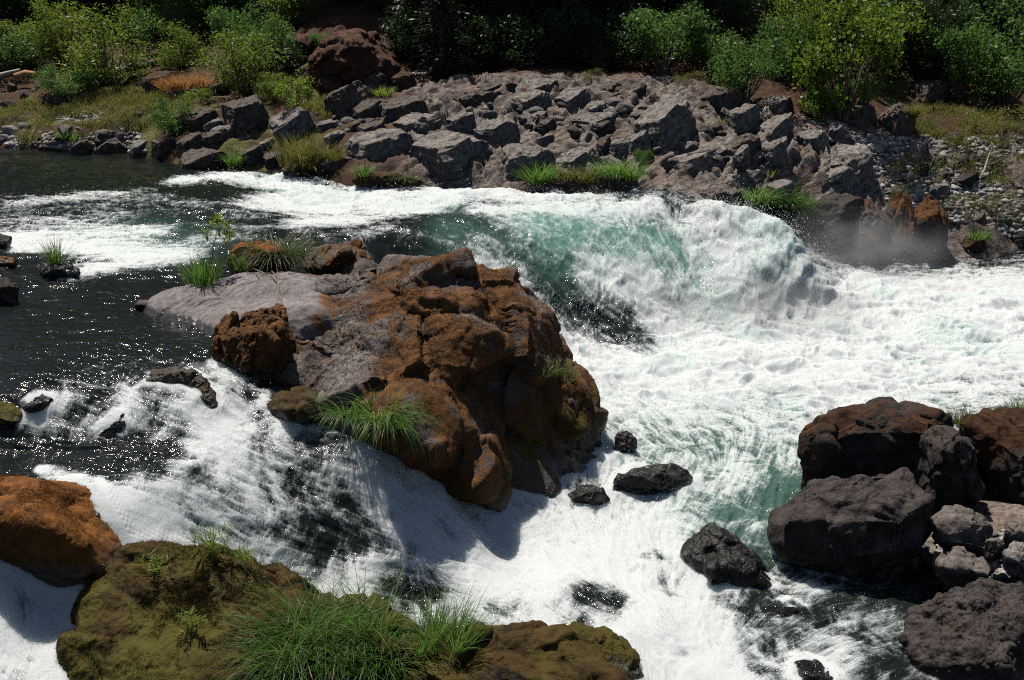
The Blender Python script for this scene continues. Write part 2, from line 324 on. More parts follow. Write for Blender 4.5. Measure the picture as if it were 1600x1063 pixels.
# foam, glassy-teal and roughness strokes: value, radius in metres, pixels on the water
FO = [(.0,9,[(0,250)]),(1,1.9,[(900,570),(1050,570),(1200,530),(1400,470),(2000,450)]),(1,1.9,[(950,610),(1200,600),(1400,550),(1950,530)]),(1,.5,[(850,530),(940,550),(1050,530)]),(.34,.9,[(0,318),(80,312),(200,308),(300,318)]),(.55,.35,[(40,318),(110,308),(190,305)]),(.42,.8,[(0,350),(150,345)]),(.72,.6,[(0,372),(100,370),(230,362)]),(.95,.35,[(0,380),(120,388),(250,396)]),(.8,.45,[(135,420),(200,408),(290,398)]),(.5,.3,[(300,372),(390,366)]),(.3,.5,[(350,345),(500,362)]),(.0,.3,[(230,285),(300,297),(360,313),(420,332)]),(.1,.25,[(230,345),(330,345),(420,345)]),(.0,.5,[(0,285),(150,288)]),
 (1,.6,[(290,281),(350,276),(420,286),(500,305)]),(1,.9,[(430,318),(480,322),(560,320),(660,322),(720,300),(800,306),(900,306),(1000,314)]),(1,.4,[(490,277),(550,283)]),(1,.5,[(560,300),(620,298),(700,294)]),(.9,.4,[(480,345),(560,345)]),(.55,.3,[(420,298),(470,300)]),(.72,.5,[(650,300),(640,315)]),(.7,.25,[(560,330),(640,338)]),(.4,.3,[(900,318),(1040,300)]),(.55,.3,[(860,322),(960,318)]),
 (.75,.55,[(585,378),(640,372),(690,380),(740,405),(800,450),(840,500)]),(.95,.25,[(600,372),(660,366)]),(.95,.5,[(800,470),(840,510)]),(.05,.4,[(590,388),(700,412)]),(.6,.25,[(700,425),(770,450)]),(.16,.4,[(640,347),(700,345),(760,358),(820,385),(880,430),(940,480),(1000,515)]),(.22,.5,[(870,445),(930,490),(990,520)]),(.14,.4,[(840,400),(900,440)]),
 (.46,.7,[(800,350),(880,362),(960,375),(1040,390),(1085,430)]),(.3,.3,[(870,380),(960,410)]),(.95,.35,[(925,425),(1000,448),(1060,480),(1010,490)]),(.85,.25,[(740,328),(850,326),(950,332),(1030,322)]),(.2,.16,[(1040,305),(1070,345),(1095,390),(1112,430)]),(.6,.14,[(1050,330),(1085,400)]),
 (1,.7,[(1115,335),(1170,345),(1235,380),(1180,410),(1130,390),(1200,450)]),(.72,.2,[(1180,415),(1200,430)]),(.75,.2,[(1160,345),(1215,365)]),(.7,.2,[(1090,440),(1120,470)]),
 (.9,.8,[(1000,655),(1150,650),(1300,640)]),(.72,.4,[(1480,515),(1530,525)]),(.75,.3,[(1420,560),(1440,555)]),(.72,.5,[(1500,610),(1600,600)]),(.8,.3,[(1220,630),(1250,640)]),(.9,.4,[(870,600),(930,650),(940,680)]),
 (.55,.9,[(1000,690),(1100,700),(1230,690)]),(.45,.8,[(1100,760),(1180,770),(1240,800)]),(.12,.25,[(1190,790),(1240,760)]),(.65,.3,[(1000,780),(1150,735)]),(.6,.5,[(900,830),(1000,805)]),(.9,.25,[(930,700),(945,740)]),(.35,.35,[(770,845),(830,835),(890,800)]),(.75,.3,[(880,855),(980,830),(1050,840)]),(.3,.18,[(850,865),(890,858)]),(1,.7,[(850,890),(950,900),(1000,950),(1020,1060)]),(1,.5,[(780,890),(650,890),(550,885),(450,890)]),(.95,.5,[(1080,910),(1110,960),(1120,1050)]),(.28,.2,[(910,930),(960,940)]),(.7,.25,[(1000,870),(1060,890)]),  # the stroke at the great boulder's foot paints its shadow as thinner foam
 (.2,.6,[(1220,950),(1300,990),(1400,970),(1370,1050)]),(.5,.25,[(1200,1020),(1290,1030),(1320,1010)]),(.45,.2,[(1230,930),(1270,915)]),(.05,.5,[(1450,940),(1550,925)]),(.3,.2,[(1340,950),(1370,945)]),
 (.25,.5,[(160,600),(230,640),(150,655)]),(.75,.13,[(60,685),(110,686),(160,682),(260,690),(300,700)]),(.9,.16,[(195,640),(215,660),(250,685)]),(.95,.16,[(50,650),(80,640)]),(1,.24,[(315,622),(355,645),(400,672),(430,690)]),(.5,.25,[(230,620),(290,640),(270,600)]),(.4,.2,[(330,580),(380,610)]),(.35,.2,[(420,640),(480,675),(560,700)]),(1,.2,[(330,660),(350,690),(300,690)]),(0,.3,[(0,715),(120,712),(260,715)]),(.8,.07,[(60,733),(125,745)]),(.4,.2,[(110,770),(190,775)]),(.9,.2,[(215,800),(250,800),(270,830)]),  # the thinnest stroke is painted sparkle on the flat dark pool
 (.74,.33,[(310,735),(340,790),(400,840),(480,860),(560,868),(710,868)]),(.7,.3,[(380,745),(450,770),(480,800)]),(.4,.2,[(410,697),(500,712),(570,745),(625,790)]),(.45,.25,[(500,790),(560,800)]),(.36,.2,[(405,702),(500,722),(570,752),(630,800)]),(.4,.16,[(300,742),(345,775),(380,800)]),(.25,.18,[(460,790),(560,815),(610,830)]),(.3,.12,[(420,830),(500,850)]),(1,.24,[(590,720),(650,765),(715,820),(745,862)]),(.8,.3,[(640,810),(680,840)]),(.82,.35,[(0,930),(60,955),(120,935),(165,912)]),(.8,.5,[(30,1000),(90,1000),(70,1063)]),(.3,.25,[(160,1055),(250,1035)]),(.2,.2,[(600,920),(680,930)]),(.8,.15,[(850,1000),(870,1030)])]
GR = [(0,50,[(800,400)]),(.8,.65,[(830,350),(900,365),(980,375),(1050,395),(1080,430)]),(.5,.4,[(440,298),(480,300)]),(.35,.4,[(640,315),(700,322)]),(.7,.5,[(1170,345),(1230,375)]),(.7,.35,[(1180,410),(1210,440)]),(.7,.3,[(1100,450),(1130,480)]),(.3,1.2,[(1050,700),(1150,720),(1240,720)]),(.3,.6,[(1200,790),(1100,800)]),(.25,.5,[(700,360),(760,380)]),(.6,.5,[(1480,515),(1530,525)]),(.5,.4,[(1420,560)]),(.5,.3,[(1230,632)]),(.18,.8,[(150,360),(300,380)])]
RG = [(.02,60,[(800,400)]),(.09,1.0,[(0,320),(200,310),(350,330)]),(.07,1.0,[(0,370),(200,360),(350,350)]),(.16,.8,[(350,280),(430,288),(550,320),(700,305),(900,312),(1000,315)]),(.06,.8,[(640,350),(760,360),(900,430),(980,510)]),(.16,.8,[(1120,340),(1230,380),(1180,430)]),(.17,1.5,[(850,540),(1000,550),(1200,520),(1350,460)]),(.17,2.2,[(1000,610),(1300,580),(1600,500)]),(.06,1,[(1100,700),(1150,780)]),(.09,.7,[(850,880),(1000,930),(1050,1040)]),(.09,.4,[(230,620),(330,640),(420,680)]),(.13,.5,[(320,740),(450,800),(600,850),(720,850),(650,780)]),(.06,.4,[(30,960),(60,1040)]),(.03,.5,[(1250,980),(1350,1000)])]
def paint(st, sy=.5):
    o = np.zeros(Xcs.shape)
    for val, r, pts in st:
        d, _, _ = poly_d([Wp(*p) for p in pts], Xcs, Ycs, sy)
        o += (val - o) * np.exp(-(d / r) ** 2 * 1.1)
    return upsample(o)
foam = paint(FO); teal = paint(GR); amp = paint(RG)
Yg = np.broadcast_to(Yr[:, None], (nR, nC)).astype(np.float32); Xg = (Yg * Tc[None]).astype(np.float32)
Zg = upsample(zc); FX = upsample(fx); FY = upsample(fy)
# streaks: noise smeared along the current
def lic(src, n, step):
    R0, C0 = np.meshgrid(np.arange(nR, dtype=np.float32), np.arange(nC, dtype=np.float32), indexing='ij')
    s = step * Yg; vr = FY * s / (KY * Yg * Yg); vc = (FX * Yg - Xg * FY) / (Yg * Yg) * s / DT
    acc = src.copy()
    for sg in (1, -1):
        r, c = R0.copy(), C0.copy()
        for _ in range(n):
            ri = np.clip(np.rint(r), 0, nR - 1).astype(np.int32); ci = np.clip(np.rint(c), 0, nC - 1).astype(np.int32)
            r += sg * vr[ri, ci]; c += sg * vc[ri, ci]
            ri = np.clip(np.rint(r), 0, nR - 1).astype(np.int32); ci = np.clip(np.rint(c), 0, nC - 1).astype(np.int32)
            acc += src[ri, ci]
    acc -= acc.mean(); return acc / acc.std()
fine = lic(rng.normal(size=(nR, nC)).astype(np.float32), 8, .0016)
med = lic(noise2(Xg / .10, Yg / .14, 3) + .8 * noise2(Xg / .05, Yg / .07, 4), 6, .0025)
big = lic(noise2(Xg / .30, Yg / .45, 5), 7, .006)
# lumps of broken water
wxx = Xg + .25 * noise2(Xg / .6, Yg / .6, 9); wyy = Yg + .25 * noise2(Xg / .6, Yg / .6, 10)
W3 = np.stack([wxx.ravel(), wyy.ravel(), Zg.ravel()], 1)
bil = 0; a_ = 1.0
for k_, s_ in enumerate((.9, .42, .2, .1)):
    bil = bil + a_ * (1 - 2.2 * np.abs(noise3(W3, 1 / s_, 20 + k_).reshape(nR, nC))); a_ *= .52
swell = noise2(Xg / 1.6, Yg / 1.1, 31) + .5 * noise2(Xg / .7, Yg / .5, 32)
rip = 1.6 * noise2(Xg / 1.5 + .4 * swell, Yg / .55, 44) + noise2(Xg / .5, Yg / .2, 41) + .6 * noise2(Xg / .22, Yg / .1, 42) + .35 * noise2(Xg / .09, Yg / .05, 43)
# ------------------------------------------------------------------ ground of the banks
gt = np.arange(-.95, .95, .0023)
gy = np.concatenate([np.arange(7, 12, .12), np.arange(12, 25, .3), np.arange(25, 41, .05), np.arange(41, 50, .12), np.arange(50, 110, 1.5)])
GY, GT = np.meshgrid(gy, gt, indexing='ij'); GX = GY * GT
GZ = tz(GX, GY)
ppx = 800 + F * GX / (GY * CT - (GZ - HC) * ST)
ppy = 531.5 - F * (GY * ST + (GZ - HC) * CT) / (GY * CT - (GZ - HC) * ST)
# bare bedrock ledge, in world metres: x from -4 to 13, y from 26 to 36
ledge = sstep(-4.5, -2.5, GX + .8 * noise2(GX / 2, GY / 2, 50)) * sstep(13, 10.5, GX + (GY - 29) * .9 + .8 * noise2(GX / 2, GY / 2, 51)) * sstep(37.2, 35.4, GY) * sstep(24, 26, GY)
q = np.stack([GX.ravel(), GY.ravel(), GZ.ravel()], 1)
sd = np.array([.42, .30, -1.0]); w_ = q @ sd + .22 * noise3(q, .9, 60) + .1 * noise3(q, 2.4, 61)
def saw(t): u = t - np.floor(t); return np.where(u < .66, u / .66, (1 - u) / .34)
strata = (saw(w_ * 3.1) - .5) * .26 + (saw(w_ * 7.3 + .3) - .5) * .12
lum = fbm3(q, .55, 4, 62); rug = fbm3(q, 2.2, 3, 66, True)
dz = ledge.ravel() * (1.15 * strata * (.6 + .8 * sstep(-.3, .3, noise3(q, .5, 68))) + .12 * lum + .08 * rug) + (1 - ledge.ravel()) * (.16 * lum + .07 * rug) * sstep(25, 27, q[:, 1])
dz = dz * sstep(-.25, .35, q[:, 2] + 2.4 * (q[:, 0] > 7)) + .02 * lum
GZ2 = GZ + dz.reshape(GZ.shape)
gv = np.stack([GX.ravel(), GY.ravel(), GZ2.ravel()], 1)
a, b = GX.shape; ii = (np.arange(a - 1)[:, None] * b + np.arange(b - 1)[None]).ravel()
gf = np.stack([ii, ii + 1, ii + b + 1, ii + b], 1)
def ground_mat():
    m, nt = newmat('bank_ground'); k = NT(nt)
    tc = k.n('ShaderNodeTexCoord').outputs['Object']; led = k.attr('ledge')
    n1 = k.noise(tc, .7, 5, .6); n2 = k.noise(tc, 4, 6, .65, .5); n3 = k.noise(tc, 18, 4, .7)
    g = k.math('ADD', k.math('MULTIPLY', n2, .5), k.math('MULTIPLY', n3, .5))
    st = k.mix(k.ss(g, .36, .62), (.03, .025, .022), (.34, .29, .255))
    st = k.mix(k.math('MULTIPLY', k.ss(n1, .45, .6), .5), st, (.20, .13, .10))
    mp = k.n('ShaderNodeMapping', i_Rotation=(.35, .42, .2)); nt.links.new(tc, mp.inputs[0])
    wv = k.n('ShaderNodeTexWave', wave_type='BANDS', bands_direction='Z', wave_profile='SAW', i_Scale=1.5, i_Distortion=5.0, i_Detail=4, i_Detail_Scale=1.4); nt.links.new(mp.outputs[0], wv.inputs['Vector'])
    st = k.mix(k.math('MULTIPLY', k.ss(wv.outputs['Fac'], .72, 1.0), .75), st, (.02, .016, .014))
    g = k.math('ADD', g, k.math('MULTIPLY', k.math('MULTIPLY', wv.outputs['Fac'], led), .5))
    ea = k.mix(k.ss(g, .35, .65), (.022, .013, .009), (.115, .055, .03))
    gr = k.mix(k.ss(n3, .35, .65), (.05, .06, .014), (.15, .15, .04))
    ea = k.mix(k.math('MULTIPLY', k.ss(k.math('ADD', n1, k.math('MULTIPLY', n2, .3)), .62, .74), k.attr('grass')), ea, gr)
    c = k.mix(led, ea, st)
    p = k.n('ShaderNodeBsdfPrincipled', i_Base_Color=c, i_Roughness=.9, i_Normal=k.bump(g, .9, .07))
    p.inputs['Specular IOR Level'].default_value = .2
    k.out(p.outputs[0]); return m
M['ground'] = ground_mat()
gravel_zone = np.maximum(sstep(8.5, 10.5, q[:, 0]) * sstep(33.5, 32, q[:, 1]), sstep(16, 14, q[:, 1]))
grassy = np.clip(sstep(-4, -7, q[:, 0]) * sstep(42, 39, q[:, 1]) + sstep(11, 13, q[:, 0]) * sstep(31, 33, q[:, 1]), 0, 1) * sstep(41, 38, q[:, 1])
ground_o = tag(link('ground', mesh_np('ground', gv, gf, M['ground'], True, {'ledge': np.clip(ledge.ravel() + .8 * gravel_zone, 0, 1), 'grass': grassy})), kind='structure')
SOL = []
def add_solid(v):
    x, y, d = proj(v); SOL.append((x, y, d, v))
add_solid(gv)
# ------------------------------------------------------------------ rocks
def resample(pts, n):
    p = np.array(pts + [pts[0]], float); s = np.append(0, np.cumsum(np.hypot(*np.diff(p, axis=0).T)))
    t = np.linspace(0, s[-1], n, endpoint=False); return np.stack([np.interp(t, s, p[:, 0]), np.interp(t, s, p[:, 1])], 1)
def sphere_fit(ctrl, centre, level, c=.12):
    u, f = ico(level)
    d = ctrl - centre; r = np.linalg.norm(d, axis=1); d = d / r[:, None]
    n = len(d); A = np.zeros((n + 1, n + 1))
    ker = lambda a: -np.sqrt(np.maximum(2 - 2 * a @ d.T, 0) + c * c)
    A[:n, :n] = ker(d) + .01 * np.eye(n); A[:n, n] = 1; A[n, :n] = 1
    w = np.linalg.solve(A, np.append(r, 0)); o = np.empty(len(u))
    for i in range(0, len(u), 20000): o[i:i + 20000] = ker(u[i:i + 20000]) @ w[:-1] + w[-1]
    o = np.clip(o, r.min() * .5, r.max() * 1.15)
    return centre + u * o[:, None], f
def roughen(v, f, size, seed, facet=.05, rough=.03, strata=0.0, sdir=(.4, .3, -1), nsites=30, lump=.05, frac=.9, groove=.4):
    r = np.random.default_rng(seed)
    n = vnormals(v, f)
    warp = v + size * .06 * np.stack([noise3(v, 2.2 / size, seed + k) for k in (1, 2, 3)], 1)
    S = v[r.integers(0, len(v), nsites)]; T = r.normal(size=(nsites, 3)); T /= np.linalg.norm(T, axis=1)[:, None]
    i1 = np.zeros(len(v), int); d1 = np.empty(len(v)); d2 = np.empty(len(v))
    for i in range(0, len(v), 20000):
        D = ((warp[i:i + 20000, None] - S[None]) ** 2).sum(2); a = np.partition(D, 1, axis=1)
        i1[i:i + 20000] = D.argmin(1); d1[i:i + 20000] = np.sqrt(a[:, 0]); d2[i:i + 20000] = np.sqrt(a[:, 1])
    edge = sstep(0, .10 * size, d2 - d1)
    h = facet * size * (np.clip((T[i1] * (warp - S[i1])).sum(1) / (.25 * size), -1.2, 1.2) * (.35 + .65 * edge) - groove * (1 - edge))
    h = h + lump * size * noise3(v, 1.7 / size, seed + 9) + rough * size * fbm3(v, 5.0 / size, 4, seed + 20, True) + .25 * rough * size * fbm3(v, 26 / size, 2, seed + 31)
    if strata:
        w_ = v @ np.array(sdir, float) + .12 * size * noise3(v, 2.0 / size, seed + 40)
        h = h + strata * size * ((saw(w_ * 9 / size) - .5) + .5 * (saw(w_ * 21 / size + .3) - .5))
    v = v + n * h[:, None]
    if frac:                                    # smaller broken faces and ledges
        v = roughen(v, f, size * .45, seed + 3, facet * frac, rough * .5, 0, sdir, nsites * 4, min(lump, .02), 0, .08)
    return v
def chop(v, cen, seed, n=12, lo=.70, hi=.94, dirs=()):
    """flat broken faces: cut the lump with planes"""
    r = np.random.default_rng(seed + 5); N = r.normal(size=(n, 3)); N[:, 1] -= .35; N[:, 2] += .15
    N = np.concatenate([N, np.array(dirs, float).reshape(-1, 3)]); N /= np.linalg.norm(N, axis=1)[:, None]
    for k, nn in enumerate(N):
        d = (v - cen) @ nn; c = d.max() * (r.uniform(lo, hi) if k < n else r.uniform(lo - .1, hi - .15)); m = d > c
        v[m] -= ((d[m] - c) * .94)[:, None] * nn
    return v
def finish(name, label, v, f, mat, cat, group, wl=None, moss=None, olive=None, seed=0, wetband=.14):
    base = np.array([(v[:, 0].min() + v[:, 0].max()) / 2, (v[:, 1].min() + v[:, 1].max()) / 2, v[:, 2].min()])
    sz = (v.max(0) - v.min(0)).mean()
    nz_ = noise3(v, 3 / sz, seed + 77)
    wet = sstep(wl + wetband * (1.4 + 1.2 * nz_), wl + wetband * .1, v[:, 2]) if wl is not None else np.zeros(len(v))
    at = {'wet': wet, 'moss': moss(v) if moss else .10 * nz_, 'olive': olive(v) if olive else np.zeros(len(v))}
    o = link(name, mesh_np(name, v - base, f, M[mat], True, at), None, base)
    tag(o, label, cat, group); add_solid(v); return o
_seed = [100]
def joints(v, cen, seed, turn=0.0, k=(3, 4, 3), soft=.97):
    """break a lump along three joint sets: bedding that dips to the left, and two steep sets"""
    r = np.random.default_rng(seed + 8); c_, s_ = math.cos(turn), math.sin(turn)
    for (nx_, ny_, nz_), n, lo, hi in (((-.36, -.22, .9), k[0], .52, .9), ((.74, -.66, .10), k[1], .55, .92), ((-.82, -.55, .06), k[2], .6, .92), ((.1, -.98, .12), 2, .62, .9)):
        for _ in range(n):
            q_ = np.array([nx_ * c_ - ny_ * s_, nx_ * s_ + ny_ * c_, nz_]) + r.normal(0, .16, 3); q_ /= np.linalg.norm(q_)
            d = (v - cen) @ q_; c = d.max() * r.uniform(lo, hi); m = d > c; v[m] -= ((d[m] - c) * soft)[:, None] * q_
    return v
def rock(label, outline, mat='grey', lvl=5, depth=None, facet=.062, rough=.011, strata=0, wl='auto', front=(), name='boulder', cat='boulder', group=None, Y=None, bulge=.14, lean=.6, ridge=.42, under=.06, moss=None, olive=None, nsites=22, lump=.02, wetband=.14, sdir=(.42, .30, -.9), cut=14, cutlo=.72, cdir=()):
    _seed[0] += 37; seed = _seed[0]
    o = resample(outline, 26); cx, cy = o.mean(0); y0, y1 = o[:, 1].min(), o[:, 1].max()
    if Y is None:
        bx = o[o[:, 1] > y1 - .15 * (y1 - y0)][:, 0].mean(); Y = Gp(bx, y1 - .04 * (y1 - y0))[1]
    wpx = o[:, 0].max() - o[:, 0].min(); hpx = y1 - y0
    if depth is None: depth = min(.8 * wpx, 1.7 * hpx) / F * Y
    v_ = (o[:, 1] - y0) / hpx
    if Y > 24 and bulge == .14: bulge = .26
    if Y > 24 and under == .06: under = .14
    prof = lambda t: np.where(t < ridge, depth * lean * (1 - t / ridge), under * depth * (t - ridge) / (1 - ridge))
    C = [P(a, b, Y + float(prof(t))) for (a, b), t in zip(o, v_)]
    cen = P(cx, cy, Y + depth * .42)
    if len(front):
        C += [P(a, b, Y + dy) for a, b, dy in front]
    else:
        jr = np.random.default_rng(seed)
        for k in (-1.5, -.75, 0, .75, 1.5):
            rr = np.clip(ridge + jr.normal(0, .05), .15, .8)
            C.append(P(cx + k * wpx * .2, y0 + rr * hpx, Y - bulge * depth * (1 - .18 * k * k) + jr.normal(0, .03) * depth))
        C += [P(cx + k * wpx * .22, y0 + (ridge + .62 * (1 - ridge)) * hpx, Y - bulge * depth * .7 + under * depth * .5) for k in (-1, 0, 1)]
        C += [P(cx + k * wpx * .2, y0 + ridge * .5 * hpx, Y + depth * lean * .5 - .02 * depth) for k in (-1, 0, 1)]
    C += [P(cx, cy, Y + depth)]
    zb = min(c[2] for c in C); C += [np.array([cen[0], cen[1], zb - .25 * hpx / F * Y])]
    for s in (-.3, .3): C += [P(cx + s * wpx, cy + .2 * hpx, Y + depth * .9), np.array([cen[0] + s * wpx / F * Y, cen[1] + .4 * depth, zb - .1 * hpx / F * Y])]
    v, f = sphere_fit(np.array(C), cen, lvl)
    size = (np.prod(np.array(v.max(0) - v.min(0)))) ** (1 / 3)
    if Y > 24 and mat in ('grey', 'brown', 'slab', 'dark'):
        strata = strata * .5 or .012; v = joints(v, cen, seed); cut, facet, rough, lump = 5, facet * .55, min(rough, .016) * .6, .01; cutlo = .86
    elif mat in ('dark', 'tan'):
        v = joints(v, cen, seed, seed * .7, (2, 2, 2)); cut, rough, lump = 6, rough * 1.3, .022; cutlo = .82
    if cut: v = chop(v, cen, seed, cut, cutlo, .96, cdir)
    v = roughen(v, f, size, seed, facet, rough, strata, sdir, nsites, lump)
    # bring the rough stone back to the measured width and top
    qx, qy, _ = proj(v); tt = np.array([P(cx, y0, Y + depth * lean)[2], zb])
    v[:, 0] = cen[0] + (v[:, 0] - cen[0] + (cx - (qx.max() + qx.min()) / 2) / F * Y) * (wpx / (qx.max() - qx.min()))
    vis = v[:, 2] > zb; top = v[qy.argmin(), 2]
    kz = np.clip((tt[0] - zb) / max(top - zb, 1e-3), .6, 1.5); v[vis, 2] = zb + (v[vis, 2] - zb) * kz
    if wl == 'auto':
        wl = float(wz(np.array([cen[0]]), np.array([Y - .1]))[0])
        if zb > wl + .25: wl = None
    return finish(name, label, v, f, mat, cat, group, wl, moss, olive, seed, wetband)
GB = 'boulders of the broken far bank'
R = rock
# --- far bank, left of the chute
R('black wedge-shaped boulder at the edge of the still dark water', [(105,241),(112,228),(126,220),(137,217),(144,226),(144,240),(130,244),(112,244)], 'brown', group=GB)
R('low dark boulder with a pale left shoulder, right of the black wedge', [(143,242),(150,230),(160,220),(175,222),(190,220),(199,224),(199,240),(188,243),(165,243)], 'brown', group=GB)
R('ribbed slanting grey rock at the waterline beside two low black boulders', [(197,245),(208,228),(222,217),(238,216),(238,247),(215,248)], 'grey', strata=.03, group=GB)
R('squarish black boulder at the waterline under the left rock mound', [(236,250),(240,220),(255,214),(272,216),(278,230),(268,252)], 'brown', group=GB)
R('low wide brown boulder where the dark pool starts to break white', [(280,264),(288,247),(296,233),(315,232),(340,235),(356,240),(360,260),(340,267),(300,267)], 'brown', group=GB)
R('rounded brown boulder right of the small green tuft at the white water', [(372,258),(373,232),(385,226),(400,226),(410,238),(416,255),(405,263),(380,263)], 'brown', group=GB)
R('small dark rock left of the tall reed clump at the water', [(408,258),(416,243),(430,236),(444,240),(448,254),(436,266),(418,262)], 'brown', group=GB)
R('domed dark rock in the middle of the left rock mound', [(312,228),(318,212),(325,204),(342,208),(355,220),(362,232),(345,236),(322,237)], 'brown', group=GB)
R('dark rock face low on the left flank of the left mound', [(274,252),(282,225),(295,213),(312,208),(316,232),(300,248),(285,252)], 'brown', group=GB)
R('leftmost rock of the mound, beside the green bush', [(260,208),(266,190),(278,178),(293,176),(300,190),(290,208),(272,214)], 'brown', strata=.02, group=GB)
R('brown ridged rock high on the left mound below the lime shoots', [(285,205),(292,186),(305,172),(322,168),(340,172),(344,186),(330,202),(305,210)], 'brown', strata=.02, group=GB)
R('narrow slanting ridge rock in the centre of the left mound', [(316,207),(325,193),(340,184),(352,195),(347,208),(325,212)], 'grey', group=GB)
R('cracked grey rock low in front of the tall black outcrop', [(325,202),(340,196),(362,195),(372,205),(370,219),(352,226),(335,214)], 'grey', group=GB)
R('tall black outcrop crowning the left mound, with knobbly grey top', [(342,180),(350,158),(362,148),(385,150),(403,152),(415,165),(420,180),(416,208),(400,228),(380,220),(366,203),(350,194)], 'brown', rough=.045, depth=1.6, ridge=.3, under=.2, group=GB)
R('humped black rock with pale grey crest right of the tall outcrop', [(416,190),(424,172),(436,175),(450,165),(460,170),(472,180),(484,193),(495,202),(497,226),(470,232),(440,228),(420,220)], 'grey', depth=1.6, ridge=.25, under=.2, group=GB)
R('small brown hump at the foot of the tall outcrop', [(356,230),(368,213),(385,210),(396,220),(400,230),(375,234)], 'brown', group=GB)
R('small pale grey rock left of the reed clump', [(402,236),(412,220),(424,215),(434,222),(434,236),(415,240)], 'grey', group=GB)
R('dark low rock under the yellow-green tufts right of the reeds', [(492,262),(497,250),(520,243),(545,246),(560,256),(556,268),(530,270),(500,270)], 'brown', group=GB)
R('mossy dark rock under the tall reed clump, in the white water', [(440,268),(446,258),(465,254),(488,257),(497,266),(496,283),(470,288),(450,283)], 'olive', group=GB, Y=28.6)
# --- far bank, centre
R('big dark brown boulder on the slope under the reddish outcrop', [(508,168),(514,145),(520,130),(548,124),(560,132),(578,142),(590,154),(580,170),(560,186),(540,196),(515,188)], 'brown', depth=1.5, ridge=.25, under=.2, group=GB)
R('brown mossy lump right of the big dark slope boulder', [(545,188),(550,165),(565,157),(585,160),(600,155),(612,165),(612,188),(580,194)], 'brown', group=GB)
R('brown slanting rock with pale crest at the top of the centre pile', [(592,176),(605,158),(625,162),(640,153),(655,149),(666,160),(674,177),(650,186),(615,194),(595,194)], 'brown', strata=.02, group=GB)
R('pale grey slab with flat lit top above the huge black boulder', [(612,203),(620,183),(650,182),(666,176),(680,177),(690,190),(696,206),(660,214),(630,210)], 'grey', group=GB)
R('dark brown wedge rock left of the grey slab', [(556,218),(572,200),(582,189),(596,188),(604,200),(592,216),(570,224)], 'brown', group=GB)
R('small black-fronted rock with pale top right of the reeds', [(504,222),(510,206),(524,203),(538,205),(543,222),(530,231),(512,230)], 'grey', group=GB)
R('flat pale rock behind the small black-fronted one', [(490,199),(505,188),(522,187),(530,194),(525,208),(500,210)], 'grey', group=GB)
R('small ribbed brown rock below the brown lump', [(541,204),(548,190),(560,185),(575,187),(574,204),(556,214),(545,214)], 'brown', strata=.02, group=GB)
R('broad grey sloping boulder left of the huge black one', [(536,240),(548,222),(575,213),(600,200),(622,203),(640,212),(646,228),(642,250),(610,260),(585,256),(560,250),(540,248)], 'grey', depth=2.0, ridge=.6, group=GB)
R('huge boulder with black overhanging front and lit grey top, centre of far bank', [(635,240),(648,215),(670,205),(690,203),(712,203),(728,210),(745,211),(757,219),(757,232),(770,240),(774,262),(768,288),(735,297),(700,293),(680,282),(640,268)], 'grey', lvl=6, depth=2.6, ridge=.3, under=.2, lean=.9, bulge=.14, cut=0, group=GB)
R('blocky grey rock with flat top above the huge black boulder', [(690,204),(700,185),(720,175),(738,178),(741,195),(741,214),(725,214),(705,209)], 'grey', group=GB)
R('broad dark-faced grey rock right of the huge black boulder', [(740,204),(745,185),(765,182),(785,188),(805,200),(815,217),(808,234),(790,238),(765,230),(745,218)], 'grey', group=GB)
R('long low wet brown rock with grass in the white water', [(548,287),(555,272),(575,265),(610,268),(640,270),(660,280),(662,294),(630,297),(590,296),(560,292)], 'olive', group=GB)
R('pale tilted slab at the waterline right of the huge black boulder', [(772,266),(775,242),(795,232),(825,225),(855,230),(868,240),(870,264),(850,290),(815,295),(780,293)], 'grey', strata=.03, depth=1.8, ridge=.6, group=GB)
R('pale ribbed ledge rock above the two grass tufts', [(864,256),(870,235),(895,230),(925,230),(935,240),(942,260),(925,270),(890,268)], 'grey', strata=.025, group=GB)
R('dark wet rock carrying two green tufts at the waterline', [(855,294),(865,272),(885,268),(905,277),(925,280),(928,300),(890,306),(863,304)], 'brown', group=GB)
R('undercut black rock carrying the rightmost of three tufts', [(926,300),(935,280),(950,270),(975,270),(998,282),(998,298),(965,303)], 'brown', group=GB)
R('small angular grey rock on the ledge behind the tufts', [(830,226),(840,212),(855,208),(868,215),(870,229),(845,233)], 'grey', group=GB)
R('upright brown block on the ledge left of the big grey outcrop', [(930,250),(935,222),(945,212),(955,215),(954,240),(940,250)], 'brown', group=GB)
R('upright pale block beside the brown block on the ledge', [(950,252),(955,225),(970,215),(982,225),(980,254),(960,258)], 'grey', group=GB)
R('cluster-top grey rock between the pale block and the big outcrop', [(975,242),(985,208),(1000,203),(1015,212),(1022,230),(1005,248)], 'grey', strata=.03, group=GB)
R('big grey outcrop with dark right face, right of centre of the far bank', [(985,210),(1000,180),(1022,160),(1035,147),(1050,145),(1068,150),(1078,165),(1086,188),(1080,210),(1068,232),(1045,246),(1020,240),(1000,222)], 'grey', lvl=6, strata=.02, depth=2.2, rough=.045, group=GB)
GS = 'tilted slabs on top of the bedrock ledge'
